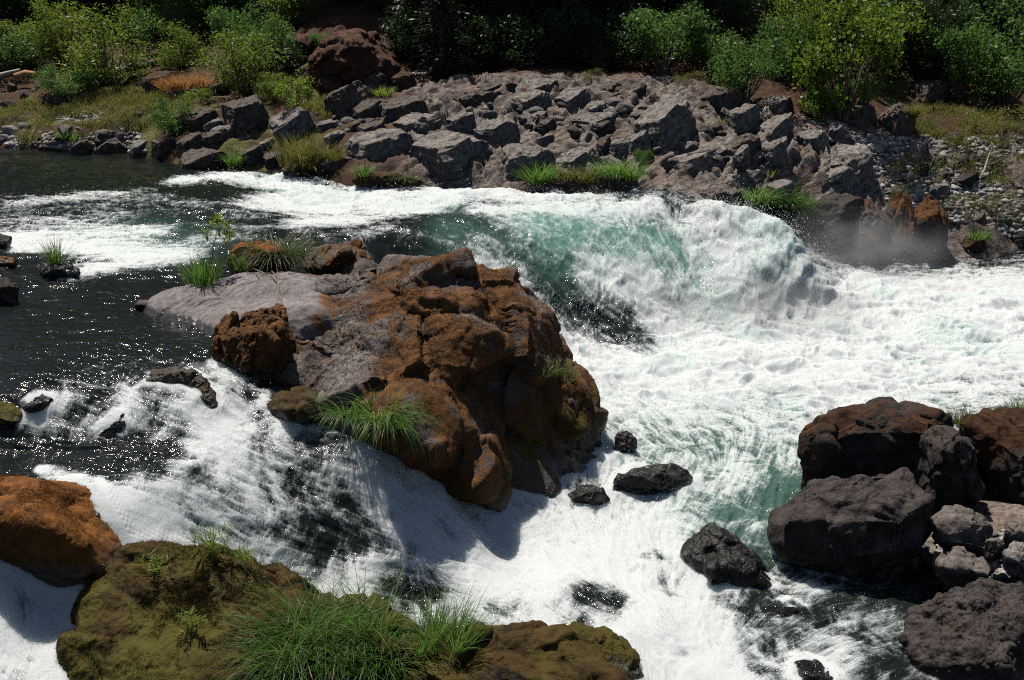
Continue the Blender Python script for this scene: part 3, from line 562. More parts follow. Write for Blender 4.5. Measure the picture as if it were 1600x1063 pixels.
for lab, ol in (('widest tilted slab on the ledge top, its layers rising to the right', [(795,164),(820,150),(850,140),(865,147),(850,162),(825,179),(800,179)]),
                ('bulging layered slab in the middle of the ledge top', [(866,169),(880,145),(905,135),(922,140),(927,152),(905,169),(880,179)]),
                ('thin slab lying right of the bulging layered one', [(903,180),(920,165),(940,158),(952,165),(937,178),(915,184)]),
                ('long pale slab sloping across the ledge centre', [(888,198),(910,185),(940,175),(970,175),(967,192),(930,202),(900,209)]),
                ('dark shaded block under the long pale slab', [(906,212),(920,192),(945,187),(962,192),(957,206),(930,214)]),
                ('low dark slab along the left shoulder of the ledge under the black forest', [(690,168),(710,150),(735,145),(770,142),(790,140),(787,153),(745,162),(710,174)]),
                ('upper dark slab on the left shoulder of the ledge', [(738,144),(775,130),(810,128),(802,142),(760,150)]),
                ('knobby top slab at the highest edge of the ledge', [(798,149),(805,127),(812,121),(825,125),(845,129),(872,133),(882,142),(850,146),(820,150)]),
                ('dark lump on the ledge rim below the shaded bushes', [(930,149),(940,130),(965,128),(977,140),(960,149)]),
                ('grey lump on the ledge rim right of the dark one', [(973,149),(985,130),(1005,127),(1014,137),(1000,154),(980,156)]),
                ('rounded dark stone just under the ledge rim', [(933,158),(945,144),(965,145),(972,157),(950,163)]),
                ('small slab left of the bulging layered one, mid ledge', [(826,190),(838,176),(857,174),(850,188),(836,196)]),
                ('rusty hollow block low on the ledge', [(838,205),(850,186),(862,182),(870,200),(858,212)])):
    R(lab, ol, 'brown' if 'dark' in lab or 'rusty' in lab else 'grey', strata=.05, name='slab', cat='rock slab', group=GS, facet=.05, rough=.025, cut=8, cdir=[(-.4,-.3,1),(-.35,-.4,1),(-.9,-.5,.2),(.5,-.9,-.2)])
# --- far bank, right
R('brown-topped ledge block with dark cracked front under the rim shrubs', [(1085,174),(1095,152),(1105,140),(1130,135),(1150,138),(1162,148),(1164,164),(1145,180),(1120,180),(1090,183)], 'brown', depth=1.5, group=GB)
R('angular boulder with a pale left face and black right face', [(1130,194),(1140,175),(1158,163),(1175,163),(1184,172),(1186,202),(1170,213),(1145,213),(1133,204)], 'grey', facet=.08, group=GB)
R('flat-topped pale boulder at the foot of the green shrubs', [(1176,168),(1185,155),(1205,148),(1225,150),(1235,162),(1237,178),(1215,183),(1195,180)], 'grey', facet=.07, group=GB)
R('square boulder with pinkish flat top and black front', [(1182,208),(1190,190),(1200,180),(1218,175),(1233,180),(1239,197),(1237,221),(1215,227),(1195,223)], 'grey', facet=.07, group=GB)
R('rounded dark boulder in the pit between the square and the pale ones', [(1132,240),(1135,220),(1150,210),(1170,208),(1185,215),(1190,244),(1175,260),(1150,257)], 'brown', group=GB)
R('small pointed grey stone leaning on the dark pit boulder', [(1144,254),(1150,236),(1158,225),(1170,236),(1173,254),(1158,261)], 'grey', Y=27.9, group=GB)
R('leaning wedge boulder with lit grey left face over a black gap', [(1184,266),(1186,235),(1195,220),(1208,212),(1222,215),(1232,228),(1230,248),(1210,267),(1195,270)], 'grey', facet=.07, group=GB)
R('broken pale block right of the square boulder', [(1240,228),(1245,210),(1265,202),(1285,205),(1298,212),(1292,228),(1275,237),(1255,235)], 'grey', facet=.08, group=GB)
R('rounded grey block beside the broken pale one', [(1288,210),(1296,195),(1310,190),(1320,205),(1318,226),(1300,227)], 'grey', group=GB)
R('rough lumpy grey slab right of the last tuft, above the fall', [(1025,260),(1040,235),(1070,222),(1100,220),(1125,225),(1140,245),(1135,262),(1105,270),(1070,274),(1045,282)], 'grey', rough=.03, depth=2.2, ridge=.85, lean=.9, bulge=.0, group=GB)
R('long cobbled slab sloping down to the lip of the fall', [(1066,286),(1085,265),(1115,258),(1155,260),(1195,270),(1207,288),(1185,303),(1150,310),(1110,307),(1085,296)], 'grey', rough=.03, depth=2.2, ridge=.85, lean=.9, bulge=.0, group=GB)
R('dark wet rock face right at the lip of the fall, under the cobbled slab', [(1078,318),(1090,295),(1120,295),(1160,300),(1164,324),(1130,335),(1100,332)], 'brown', Y=26.0, depth=1.4, group=GB)
R('largest light grey slab of the right bank, cracked and sloping left', [(1198,275),(1215,255),(1240,238),(1275,230),(1310,225),(1340,232),(1352,246),(1347,262),(1362,280),(1364,302),(1345,325),(1300,342),(1260,350),(1240,332),(1215,316),(1203,294)], 'grey', lvl=6, rough=.03, depth=3.0, lean=.85, bulge=.05, ridge=.75, cut=6, group=GB, moss=lambda v: .35 * sstep(.2, .8, (v[:, 0] - v[:, 0].mean()) / 1.5) * noise3(v, 1.2, 5))
R('smooth grey stone at the top edge of the long green grass', [(1195,304),(1205,288),(1222,280),(1238,285),(1241,298),(1220,306)], 'slab', Y=27.2, group=GB)
R('big dark pointed boulder above the mist, its sloping top pale', [(1258,355),(1275,325),(1300,310),(1330,302),(1354,312),(1347,345),(1337,395),(1290,408),(1260,395)], 'dark', depth=1.6, ridge=.3, Y=27.0, group=GB)
R('dark weathered column left of the rusty ones above the pool', [(1322,355),(1335,318),(1355,310),(1380,312),(1392,335),(1382,378),(1365,404),(1330,406)], 'rustcol', depth=1.5, Y=27.2, group=GB)
R('middle rusty column with a pointed grey buttress', [(1382,325),(1395,303),(1415,298),(1427,320),(1427,362),(1417,402),(1385,406),(1380,355)], 'rustcol', depth=1.5, Y=27.3, group=GB, moss=lambda v: .25 + 0 * v[:, 0])
R('rightmost broad column with rust-red shoulder above the pool', [(1420,350),(1430,320),(1445,303),(1458,313),(1470,340),(1486,365),(1488,400),(1450,408),(1425,408)], 'rustcol', depth=1.6, Y=27.3, lvl=6, group=GB, moss=lambda v: .4 * sstep(.1, .6, v[:, 2] - v[:, 2].mean()))
R('pale flat rock on the gravel behind the rusty columns', [(1364,314),(1378,295),(1400,292),(1414,298),(1407,316),(1380,319)], 'grey', group=GB)
R('whitish cracked rock between the columns and the half-rusty boulder', [(1438,304),(1450,288),(1470,283),(1486,295),(1477,308),(1450,312)], 'slab', group=GB)
R('half grey, half rust-red boulder on the gravel bar', [(1466,290),(1472,270),(1490,265),(1508,270),(1522,285),(1530,297),(1515,301),(1490,300)], 'dark', group=GB, moss=lambda v: .55 * sstep(.0, .35, v[:, 0] - v[:, 0].mean()))
R('grey boulder with rusty right side at the top of the gravel bar', [(1392,245),(1400,225),(1420,222),(1440,228),(1450,245),(1449,262),(1425,260),(1402,254)], 'grey', group=GB, moss=lambda v: .6 * sstep(.0, .4, v[:, 0] - v[:, 0].mean()))
R('black rock below the grey and rusty one on the gravel bar', [(1428,272),(1432,255),(1448,254),(1456,265),(1451,281),(1435,280)], 'dark', group=GB)
R('tall dark brown boulder with crusty top behind the gravel bar', [(1370,204),(1375,170),(1390,160),(1410,160),(1422,175),(1430,200),(1432,219),(1405,220),(1380,213)], 'brown', depth=1.5, rough=.05, group=GB)
R('earthy boulder under the maple saplings', [(1310,200),(1325,163),(1345,157),(1365,172),(1372,198),(1350,210),(1325,207)], 'brown', rough=.05, group=GB)
R('slumped brown boulder in front of the black hollow, far right', [(1420,149),(1432,130),(1455,125),(1480,130),(1485,147),(1460,158),(1435,162)], 'brown', group=GB)
R('small dark block among the weeds at the right', [(1473,228),(1480,205),(1495,205),(1504,215),(1505,231),(1485,231)], 'dark', group=GB)
R('small rust-brown rock under the pale shrubs at the right', [(1508,350),(1520,333),(1535,332),(1542,347),(1525,356)], 'brown', group=GB)
R('mossy brown rock at the waterline right of the columns', [(1498,396),(1508,375),(1520,373),(1535,385),(1542,399),(1520,402)], 'olive', group=GB)
R('dark rock at the right edge above the pool waterline', [(1574,386),(1582,362),(1600,360),(1622,372),(1620,392),(1595,394)], 'dark', group=GB)
# reddish outcrop and knolls on the hillside
KN = 'brown knolls on the hillside'
R('large reddish-brown outcrop on the hillside above the far bank', [(468,128),(485,95),(510,72),(538,48),(565,34),(592,44),(612,70),(628,100),(626,128),(600,142),(550,138),(500,142)], 'red', lvl=6, depth=4.5, lean=.95, ridge=.8, rough=.025, facet=.09, nsites=60, cut=6, group=KN)
R('upper left shoulder of the reddish outcrop, in front of the small pale sapling', [(425,82),(440,60),(470,50),(500,58),(505,80),(480,95),(445,96)], 'red', depth=2, ridge=.5, group=KN)
R('dark cleft block at the right foot of the reddish outcrop', [(548,150),(556,125),(580,112),(602,120),(606,142),(580,154)], 'brown', depth=1.5, ridge=.3, group=KN)
R('reddish lump at the left foot of the outcrop', [(488,142),(497,118),(520,110),(540,124),(538,146),(510,152)], 'red', depth=1.5, ridge=.4, group=KN)
R('crumbly brown ledge left of the outcrop above the lime bush', [(415,120),(430,100),(458,96),(478,108),(470,126),(440,130)], 'brown', depth=1.8, ridge=.4, group=KN)
R('round brown boulder on the crest of the reddish outcrop', [(556,50),(562,34),(582,30),(596,40),(592,54),(572,58)], 'red', depth=1.2, ridge=.4, Y=42, group=KN)
R('dark brown knoll left of the dry orange grass', [(222,135),(235,115),(260,110),(285,114),(275,130),(250,150),(230,152)], 'brown', rough=.05, group=KN, moss=lambda v: .15 + 0 * v[:, 0])
R('small dark hump in front of the dry orange grass', [(264,150),(272,139),(288,138),(299,147),(290,154)], 'brown', group=KN)
R('brown shelf of rock right of the dry orange grass', [(322,140),(330,128),(352,124),(362,134),(350,146),(330,150)], 'brown', group=KN, moss=lambda v: .2 + 0 * v[:, 0])
R('brown stump-like rock on the path up to the dark conifer', [(600,138),(615,118),(640,112),(652,124),(640,140),(615,146)], 'brown', group=KN, moss=lambda v: .3 + 0 * v[:, 0])
R('dark peaty bank under the bright low willow', [(60,155),(80,140),(130,138),(175,150),(170,163),(110,166),(70,164)], 'brown', group=KN, moss=lambda v: .25 + 0 * v[:, 0])

# --- rocks of the near and middle river
NR_ = 'rocks standing in the near river'
def hero(label, pts, centre, mat, lvl=7, size=None, seed=1, **kw):
    fin = {k: kw.pop(k) for k in ('wl', 'moss', 'olive', 'wetband') if k in kw}
    planes = kw.pop('planes', ())
    v, f = sphere_fit(np.array(pts), np.array(centre), lvl, .08)
    for nx_, ny_, nz_, fr in planes:
        q_ = np.array([nx_, ny_, nz_]); q_ /= np.linalg.norm(q_); d = (v - np.array(centre)) @ q_; c = d.max() * fr; m = d > c; v[m] -= ((d[m] - c) * .9)[:, None] * q_
    size = size or float(np.prod(v.max(0) - v.min(0)) ** (1 / 3))
    v = roughen(v, f, size, seed, **kw)
    return finish('boulder', label, v, f, mat, 'boulder', NR_, seed=seed, **fin)
# the great rust-brown boulder between the two falls
MP = [  # silhouette: left end, top edge, right edge, foot
 (415,470,14.9),(440,440,15.8),(480,425,15.9),(540,420,15.7),(600,408,15.5),(650,410,15.1),(700,420,14.7),(745,418,14.3),(768,440,14.1),(785,475,13.9),(805,500,13.9),(822,535,13.8),(838,580,13.7),(850,620,13.6),(880,670,13.5),(915,700,13.5),(932,730,13.4),(928,765,13.1),(900,788,12.7),(840,802,12.7),(790,812,12.4),(735,806,12.05),(690,770,11.7),(650,735,11.6),(600,715,11.55),(550,700,11.6),(505,680,11.8),(470,655,12.1),(440,610,12.6),(430,570,13.0),(425,520,13.8),
 # ridges and faces in between
 (470,480,14.4),(540,470,14.3),(600,460,14.2),(660,455,13.9),(700,450,13.7),(740,445,13.7),(475,545,13.2),(530,540,13.1),(580,530,12.9),(640,505,12.9),(690,510,12.8),(735,520,12.9),(775,540,13.35),
 (490,600,12.5),(540,600,12.2),(590,610,11.95),(640,600,11.95),(680,600,12.1),(720,600,12.5),(760,600,13.1),(800,600,13.4),
 (560,660,11.55),(610,670,11.4),(650,680,11.35),(700,690,11.45),(745,690,12.1),(790,690,12.75),(840,690,13.3),(880,730,13.3),(740,740,11.9),(800,760,12.6),(690,735,11.45)]
mp = [P(*t) for t in MP] + [np.array(t) for t in ((-3.2, 16.4, -1.2), (-1.5, 17.0, -1.3), (0, 16.8, -1.5), (.9, 15.6, -2.2), (-1.2, 13.6, -3.4), (0, 13.4, -3.4), (-2.6, 14.2, -2.2), (1.2, 14.0, -2.9))]
mid_o = hero('great rust-brown mossy boulder between the two falls, its right side in black shade', mp, P(620, 590, 14.0) , 'rust', 7, size=2.6, seed=501, planes=((.80, -.42, .42, .86), (.55, -.7, .45, .92)), facet=.08, rough=.018, nsites=45, lump=.03, frac=.85, wl=-1.95, wetband=.35, olive=lambda v: .9 * sstep(-.9, -1.7, v[:, 2] + .2 * noise3(v, 2, 3)), moss=lambda v: .18 * noise3(v, .8, 6) - .18 * sstep(-1.3, -2.4, v[:, 0] + .3 * noise3(v, 1, 8)) + .07)
R('small rusty rock lobe behind the great boulder, grass on its top', [(846,592),(870,580),(895,598),(918,625),(932,655),(925,690),(937,725),(930,770),(890,790),(850,760)], 'rust', lvl=6, Y=13.9, depth=1.2, lean=.5, ridge=.3, bulge=.05, cut=6, cutlo=.85, group=NR_, wl=-1.9, wetband=.3)
R('dark wet toe of rock poking out at the foot of the great boulder', [(885,784),(905,766),(935,764),(953,776),(946,790),(905,794)], 'black', group=NR_)
R('dark flat slab with a rusty edge behind the grey-green sedge', [(468,420),(490,398),(525,379),(555,372),(572,380),(584,411),(552,420),(505,428)], 'rust', lvl=6, Y=16.6, depth=1.7, lean=.75, strata=.02, group=NR_, wl=-.1, wetband=.08)
R('brown moss-covered hump behind the grey-green sedge', [(352,410),(362,386),(395,377),(440,382),(455,398),(450,425),(405,436),(360,424)], 'orange', lvl=6, Y=16.3, depth=1.6, lean=.7, group=NR_, wl=0)
SLP = [(222,480,-.05),(250,497,-.05),(295,506,-.05),(345,524,-.03),(395,532,0),(440,520,.12),(490,480,.42),(500,440,.5),(470,430,.42),(430,428,.30),(380,434,.2),(330,444,.14),(280,454,.08),(245,464,.02),(300,480,.10),(350,482,.17),(400,480,.25),(440,470,.36),(340,462,.16),(400,450,.26)]
slp = [Pz(*t) for t in SLP]; scn = np.mean(slp, 0) - np.array([0, 0, .35]); slp += [p * [1, 1, 0] + [0, 0, -.7] for p in slp[:14:2]] + [scn - np.array([0, 0, .6])]
slab_o = hero('smooth grey slab sliding into the dark pool, beside the great boulder', slp, scn, 'slab', 7, size=1.6, seed=433, frac=0, facet=.012, rough=.012, lump=.008, strata=.008, sdir=(.6, -.75, .3), nsites=40, wl=0, wetband=.05, moss=lambda v: .40 * sstep(-3.3, -2.5, v[:, 0] + .35 * noise3(v, 1.2, 7)))
R('tiny round rock at the tip of the smooth grey slab', [(207,479),(215,472),(232,469),(240,478),(222,485)], 'rust', group=NR_, lvl=4, name='rock', cat='rock')
R('mossy brown knob at the near-left corner of the great boulder', [(322,548),(335,520),(370,497),(400,482),(432,480),(457,497),(467,522),(464,565),(452,603),(425,614),(388,606),(345,580)], 'rust', lvl=6, Y=12.7, depth=1.2, lean=.7, ridge=.45, cut=7, cutlo=.8, facet=.07, rough=.05, group=NR_, wl=-.15, wetband=.12, moss=lambda v: .32 + 0 * v[:, 0], olive=lambda v: .9 * sstep(.2, -.25, v[:, 2] + .15 * noise3(v, 2, 3)))
R('low mossy ledge at the near-left foot of the great boulder', [(395,632),(430,612),(480,616),(525,640),(528,668),(480,676),(430,655)], 'olive', lvl=5, Y=11.7, depth=.9, group=NR_, wl=-.5)
# left edge
op = [P(*t) for t in ((-80,770,9.9),(-20,752,9.9),(30,749,9.9),(55,750,9.85),(82,760,9.8),(110,788,9.65),(130,815,9.5),(148,848,9.3),(164,880,9.1),(165,900,9.1),(120,908,9.1),(60,922,9.15),(20,905,9.15),(0,885,9.15),(-80,890,9.2),(0,805,8.98),(50,812,8.95),(90,835,8.92),(120,860,8.95),(-60,805,9.05),(0,780,9.4),(50,778,9.4),(95,800,9.3),(125,830,9.15),(30,855,9.05),(80,880,9.02),(-40,850,9.1))] + [np.array(t) for t in ((-4.4, 10.4, -1), (-5, 10, -1), (-5.4, 9.2, -.9), (-4.2, 9.2, -1.9), (-4.8, 9.2, -1.9), (-3.9, 9.9, -1.2))]
orange_o = hero('flat-topped orange moss boulder at the left edge, black underneath', op, P(30, 835, 9.5), 'orange', 6, size=1.1, seed=611, frac=.7, facet=.025, rough=.022, nsites=30, lump=.03, wl=-1.0, wetband=.1, olive=lambda v: sstep(-.62, -.9, v[:, 2] + .12 * noise3(v, 3, 3)))
R('low green wet rock between the orange boulder and the grass-topped one', [(105,800),(150,788),(190,800),(205,830),(190,862),(160,870),(125,850)], 'olive', Y=9.7, depth=.8, group=NR_, wl=-.6, wetband=.15)
gp = [P(*t) for t in ((118,992,8.3),(150,955,8.55),(170,915,8.8),(182,880,9.1),(200,855,9.35),(225,849,9.4),(270,853,9.4),(320,862,9.4),(360,876,9.35),(400,890,9.3),(440,908,9.2),(480,935,9.1),(520,985,8.9),(540,1060,8.4),(480,1130,7.7),(380,1160,7.4),(280,1140,7.5),(190,1100,7.7),(140,1050,8.0),
   (230,900,9.0),(300,910,8.95),(360,920,8.9),(230,950,8.65),(300,960,8.55),(370,970,8.5),(430,990,8.4),(200,1000,8.25),(270,1010,8.2),(340,1030,8.1),(420,1050,8.0),(300,1070,7.8))] + [np.array(t) for t in ((-2.8, 9.7, -2), (-2.2, 9.7, -2.1), (-1.7, 9.5, -2.3), (-2.6, 8.6, -2.8), (-2.0, 8.4, -2.9), (-3.3, 8.9, -2.3))]
grass_rock = hero('moss-covered boulder in the foreground with yellow-green grasses on it', gp, P(320, 970, 8.9), 'olive', 7, size=1.5, seed=707, facet=.05, rough=.022, frac=.6, nsites=45, lump=.05, wl=-1.7, wetband=.12, moss=lambda v: .2 + .12 * noise3(v, 2, 5), olive=lambda v: .12 + .5 * noise3(v, 1.6, 12) + .8 * sstep(-2.35, -2.75, v[:, 0] + .3 * noise3(v, 2, 4)))
R('mossy shoulder of rock behind the big sedge, wet on its far side', [(430,950),(480,930),(540,930),(600,938),(645,955),(685,982),(700,1015),(650,1060),(560,1080),(480,1050)], 'olive', lvl=6, Y=8.5, depth=.9, lean=.75, ridge=.75, cut=9, rough=.02, group=NR_, wl=-1.8, wetband=.08, olive=lambda v: .8 + 0 * v[:, 0])
R('dark mossy ridge right of the sedge along the bottom edge', [(620,1060),(690,1018),(750,1000),(800,1012),(840,1032),(900,1056),(960,1070),(1000,1082),(980,1130),(780,1140),(640,1110)], 'olive', lvl=6, Y=8.0, depth=.9, lean=.7, ridge=.75, cut=9, rough=.02, facet=.07, group=NR_, wl=-2.2, wetband=.1, olive=lambda v: .5 + 0 * v[:, 0])
R('thin mossy ridge splitting the current above the bottom edge', [(846,985),(872,978),(910,1004),(955,1030),(1005,1054),(1012,1074),(975,1080),(900,1054),(862,1020)], 'olive', lvl=6, Y=8.9, depth=.6, lean=.7, ridge=.75, cut=9, rough=.02, group=NR_, wl=-2.15, wetband=.1, olive=lambda v: .7 + 0 * v[:, 0])
R('small mossy rock at the left edge above the near cascade', [(-30,662),(-18,636),(10,629),(30,640),(40,657),(20,668)], 'olive', group=NR_, olive=lambda v: 1 + 0 * v[:, 0])
R('dark rock at the left edge in the upper pool', [(-40,475),(-28,437),(0,434),(16,450),(36,466),(10,476)], 'dark', group=NR_, Y=15.2)
R('small rusty rock at the left edge, highest of three', [(-25,395),(-18,363),(5,363),(20,380),(16,394)], 'dark', group=NR_)
R('little ochre mossy rock at the left edge between two dark ones', [(-24,417),(-16,402),(10,400),(32,408),(26,418)], 'orange', group=NR_)
R('dark rock holding the small lone grass tuft in the pool', [(60,424),(74,408),(95,411),(115,425),(127,437),(100,440),(74,433)], 'black', group=NR_)
for lab, ol in (('mossy hump at the top of the near cascade, left of the brown knob', [(226,594),(240,577),(265,570),(300,580),(332,602),(300,608),(250,604)]),
                ('mossy stone in the near cascade below the brown knob', [(298,604),(318,598),(338,618),(346,642),(325,644),(308,628)]),
                ('wet dark hump in the left part of the near cascade', [(150,680),(165,665),(185,660),(195,672),(180,686)]),
                ('rounded wet hump under thin water at the lip of the near cascade', [(30,650),(45,625),(70,615),(85,630),(60,652)]),
                ('dark stone above the left white chute of the near cascade', [(165,672),(178,650),(198,645),(200,664),(186,676)])):
    R(lab, ol, 'olive' if 'moss' in lab or 'green' in lab else 'black', lvl=5, group=NR_, name='rock', cat='rock', wetband=.22, lean=.9, ridge=.7)
R('low black rock breaking the surface in mid channel', [(948,752),(960,736),(1000,729),(1030,717),(1072,716),(1088,737),(1060,757),(1000,767)], 'black', Y=13.0, depth=.9, lean=.9, ridge=.7, group=NR_)
R('small black rock in the foam just right of the great boulder', [(958,700),(966,681),(985,674),(996,690),(988,710),(968,712)], 'black', group=NR_)
R('rounded black boulder with water streaming over its tail', [(1063,858),(1068,836),(1090,821),(1112,816),(1134,824),(1160,850),(1188,884),(1212,912),(1216,925),(1172,916),(1122,896),(1080,880)], 'black', lvl=6, depth=.8, lean=1.0, ridge=.8, bulge=.02, cut=5, cutlo=.85, group=NR_)
R('dark brown-mossed boulder, the big block behind the black one at right', [(1256,775),(1256,715),(1266,680),(1284,652),(1300,632),(1330,629),(1350,636),(1400,640),(1460,650),(1487,665),(1502,692),(1474,725),(1442,760),(1372,760),(1312,765)], 'dark', lvl=6, depth=1.3, lean=.5, ridge=.22, under=.05, bulge=.08, cut=16, cutlo=.72, facet=.06, Y=12.9, group=NR_, moss=lambda v: .3 * noise3(v, 1.6, 6) + .26)
R('dark block wedged between the two big brown-mossed boulders', [(1434,755),(1437,700),(1448,681),(1470,673),(1500,685),(1530,705),(1538,742),(1522,784),(1490,799),(1455,782)], 'dark', lvl=6, depth=.9, lean=.5, ridge=.25, cut=16, cutlo=.7, Y=12.1, facet=.07, group=NR_, moss=lambda v: .12 + 0 * v[:, 0])
R('big brown-mossed boulder running out of the right edge', [(1490,690),(1505,655),(1530,646),(1560,645),(1600,650),(1660,670),(1690,760),(1640,812),(1562,822),(1541,785),(1535,725),(1500,695)], 'dark', lvl=6, depth=1.4, lean=.5, ridge=.3, Y=12.3, group=NR_, moss=lambda v: .3 * noise3(v, 1.6, 9) + .24)
R('large black boulder in front of the brown-mossed ones, right of channel', [(1198,880),(1203,812),(1230,791),(1260,776),(1295,762),(1320,752),(1380,755),(1420,750),(1440,765),(1446,790),(1459,812),(1456,855),(1441,896),(1390,918),(1310,921),(1240,902)], 'dark', lvl=6, depth=1.5, lean=.5, ridge=.3, under=.15, bulge=.1, facet=.07, cut=18, cutlo=.7, Y=10.75, group=NR_, moss=lambda v: -.1 + 0 * v[:, 0], wetband=.25)
SH = 'stones on the near right shore'
R('pale brown block on the near right shore, left of the edge stones', [(1456,843),(1463,811),(1475,798),(1510,808),(1545,822),(1559,840),(1530,859),(1500,864),(1470,854)], 'tan', Y=11.0, depth=.5, group=SH, facet=.06, wl=None)
R('flat pale grey stone lying in the shallows at right', [(1458,879),(1465,866),(1490,868),(1525,875),(1549,891),(1546,908),(1500,915),(1465,899)], 'tan', Y=10.35, depth=.5, group=SH)
R('upper of two grey stones cut by the right edge', [(1567,854),(1570,820),(1585,815),(1605,825),(1615,850),(1580,860)], 'tan', Y=11.1, group=SH, wl=None)
R('lower, darker stone cut by the right edge', [(1564,894),(1570,862),(1590,850),(1625,855),(1625,898),(1590,902)], 'grey', Y=10.5, group=SH, wl=None)
R('small tan stone between the pale block and the edge stones', [(1537,869),(1545,850),(1555,846),(1569,852),(1563,871),(1548,876)], 'tan', Y=10.75, group=SH, lvl=4, wl=None)
R('little yellowish stone lying on the shallows, middle of the shore', [(1484,866),(1492,856),(1508,858),(1512,867),(1498,872)], 'tan', Y=10.75, group=SH, lvl=4, wl=None)
R('big grey-brown boulder filling the bottom right corner', [(1406,1020),(1413,972),(1430,946),(1470,935),(1530,930),(1600,925),(1680,940),(1720,1063),(1660,1130),(1480,1130),(1415,1085)], 'dark', lvl=7, Y=8.9, depth=1.2, lean=.75, bulge=.12, ridge=.35, facet=.06, rough=.03, nsites=50, group=NR_, wl=-2.2, moss=lambda v: -.2 + 0 * v[:, 0])
R('dark wet stone at the bottom edge left of the big corner boulder', [(1230,1070),(1240,1041),(1256,1034),(1282,1038),(1312,1062),(1302,1095),(1245,1095)], 'black', group=NR_, Y=8.9)
R('black stone just under the ripples in the right-hand shallows', [(1176,945),(1195,934),(1235,935),(1262,950),(1250,966),(1205,960)], 'black', group=NR_, depth=.5, lean=.9)

def fuzz(o, n, L, mat, seed, zmin, name='moss'):
    """short moss growing on a boulder: a part of it"""
    r = np.random.default_rng(seed); me = o.data; m = len(me.vertices); co_ = np.empty(m * 3, np.float32); me.vertices.foreach_get('co', co_); no = np.empty(m * 3, np.float32); me.vertex_normals.foreach_get('vector', no)
    co_, no = co_.reshape(-1, 3), no.reshape(-1, 3); w = co_ + np.array(o.location)
    px, py, d = proj(w); ok = np.where((no[:, 2] > .05) & (w[:, 2] > zmin) & (noise3(w, 2.2, seed) + .6 * noise3(w, 6, seed + 1) > -.12))[0]
    k = r.choice(ok, n); b = co_[k] + r.normal(0, .012, (n, 3)) * [1, 1, 0]; d = no[k] * .7 + r.normal(0, .55, (n, 3)) + [0, 0, .25]; d /= np.linalg.norm(d, axis=1)[:, None]
    sd_ = np.cross(d, r.normal(size=(n, 3))); sd_ /= np.linalg.norm(sd_, axis=1)[:, None]; l = (L * r.uniform(.4, 1.2, n))[:, None]
    v = np.stack([b - d * .004 - sd_ * l * .12, b - d * .004 + sd_ * l * .12, b + d * l], 1).reshape(-1, 3)
    c = link(name, mesh_np(name, v, np.arange(n * 3).reshape(n, 3), mat, False, {'tone': np.repeat(np.clip(r.normal(.4, .25, n) + .5 * noise3(w[k], 1.7, seed + 2), 0, 1), 3)}), o); c['kind'] = 'stuff'
fuzz(grass_rock, 60000, .022, leaf_mat('moss_tips', (.012, .008, .002), (.085, .060, .012), .25, .8), 5, -2.3)
fuzz(bpy.data.objects[orange_o.name], 30000, .018, leaf_mat('orange_moss_tips', (.05, .018, .004), (.27, .105, .022), .25, .8), 6, -.95)
fuzz(mid_o, 45000, .03, leaf_mat('rust_moss_tips', (.03, .013, .005), (.17, .075, .022), .25, .8), 7, -1.6)
nearq = sstep(14, 12.5, Yg)
speck = rng.normal(size=(nR, nC)).astype(np.float32)
lace = 0
for k_, s_ in enumerate((.34, .15, .065)):
    lace = lace + (.6, .45, .3)[k_] * (.55 - 2 * np.abs(noise2(wxx / s_, wyy / (s_ * 1.2), 70 + k_)))
# white collars where the current meets stone
gxn, gyn = 750, 600; col_ = np.zeros((gyn, gxn), np.float32)
for s_ in SOL[1:]:
    v_ = s_[3]; v_ = v_[(v_[:, 1] > 7) & (v_[:, 1] < 31)]
    v_ = v_[np.abs(v_[:, 2] - wz(v_[:, 0], v_[:, 1])) < .07] if len(v_) else v_
    if len(v_):
        a_, b_ = ((v_[:, 1] - 7) / .04).astype(int), ((v_[:, 0] + 15) / .04).astype(int); m_ = (a_ >= 0) & (a_ < gyn) & (b_ >= 0) & (b_ < gxn); col_[a_[m_], b_[m_]] = 1
for _ in range(3):
    q_ = np.pad(col_, 1, mode='edge'); col_ = sum(q_[a:a + gyn, b:b + gxn] for a in range(3) for b in range(3)) / 9
a_, b_ = np.clip(((Yg - 7) / .04).astype(int), 0, gyn - 1), np.clip(((Xg + 15) / .04).astype(int), 0, gxn - 1)
collar = np.clip(col_[a_, b_] * 2.2, 0, 1) * ((Xg > -15) & (Xg < 15) & (Yg < 31)) * (.10 + .9 * sstep(.06, .4, foam))
foam = np.clip(foam + .55 * collar * (.6 + .7 * noise2(Xg / .12, Yg / .12, 91)), 0, 1)
cover = foam + (nearq * (.022 * med + .035 * big + .13 * (bil - .55)) + (1 - nearq) * (.05 * med + .06 * big) + .05 * fine + .045 * speck + .05 * (bil - .6) + .26 * lace) * (.35 + 1.3 * np.sqrt(np.clip(foam * (1.15 - foam), 0.0, 1)) )
foam = foam * (1 - .16 * sstep(.0, .6, noise2(wxx / 1.1, wyy / .9, 81)) * (foam > .8))
cov = sstep(.10, 1.0, cover)
teal = np.clip(teal + .55 * sstep(.05, .6, noise2(wxx / 1.5, wyy / 1.1, 82)) * sstep(.55, .9, foam) * sstep(13, 16, Yg), 0, 1)
gz_r = np.gradient(Zg, axis=0) / np.gradient(Yr)[:, None]; gz_c = np.gradient(Zg, axis=1) / (Yg * DT)
nx, ny = -gz_c, -(gz_r - gz_c * Tc[None]); nl = 1 / np.sqrt(1 + nx * nx + ny * ny)
sc_y = np.clip(Yg / 18, .45, 1.15)
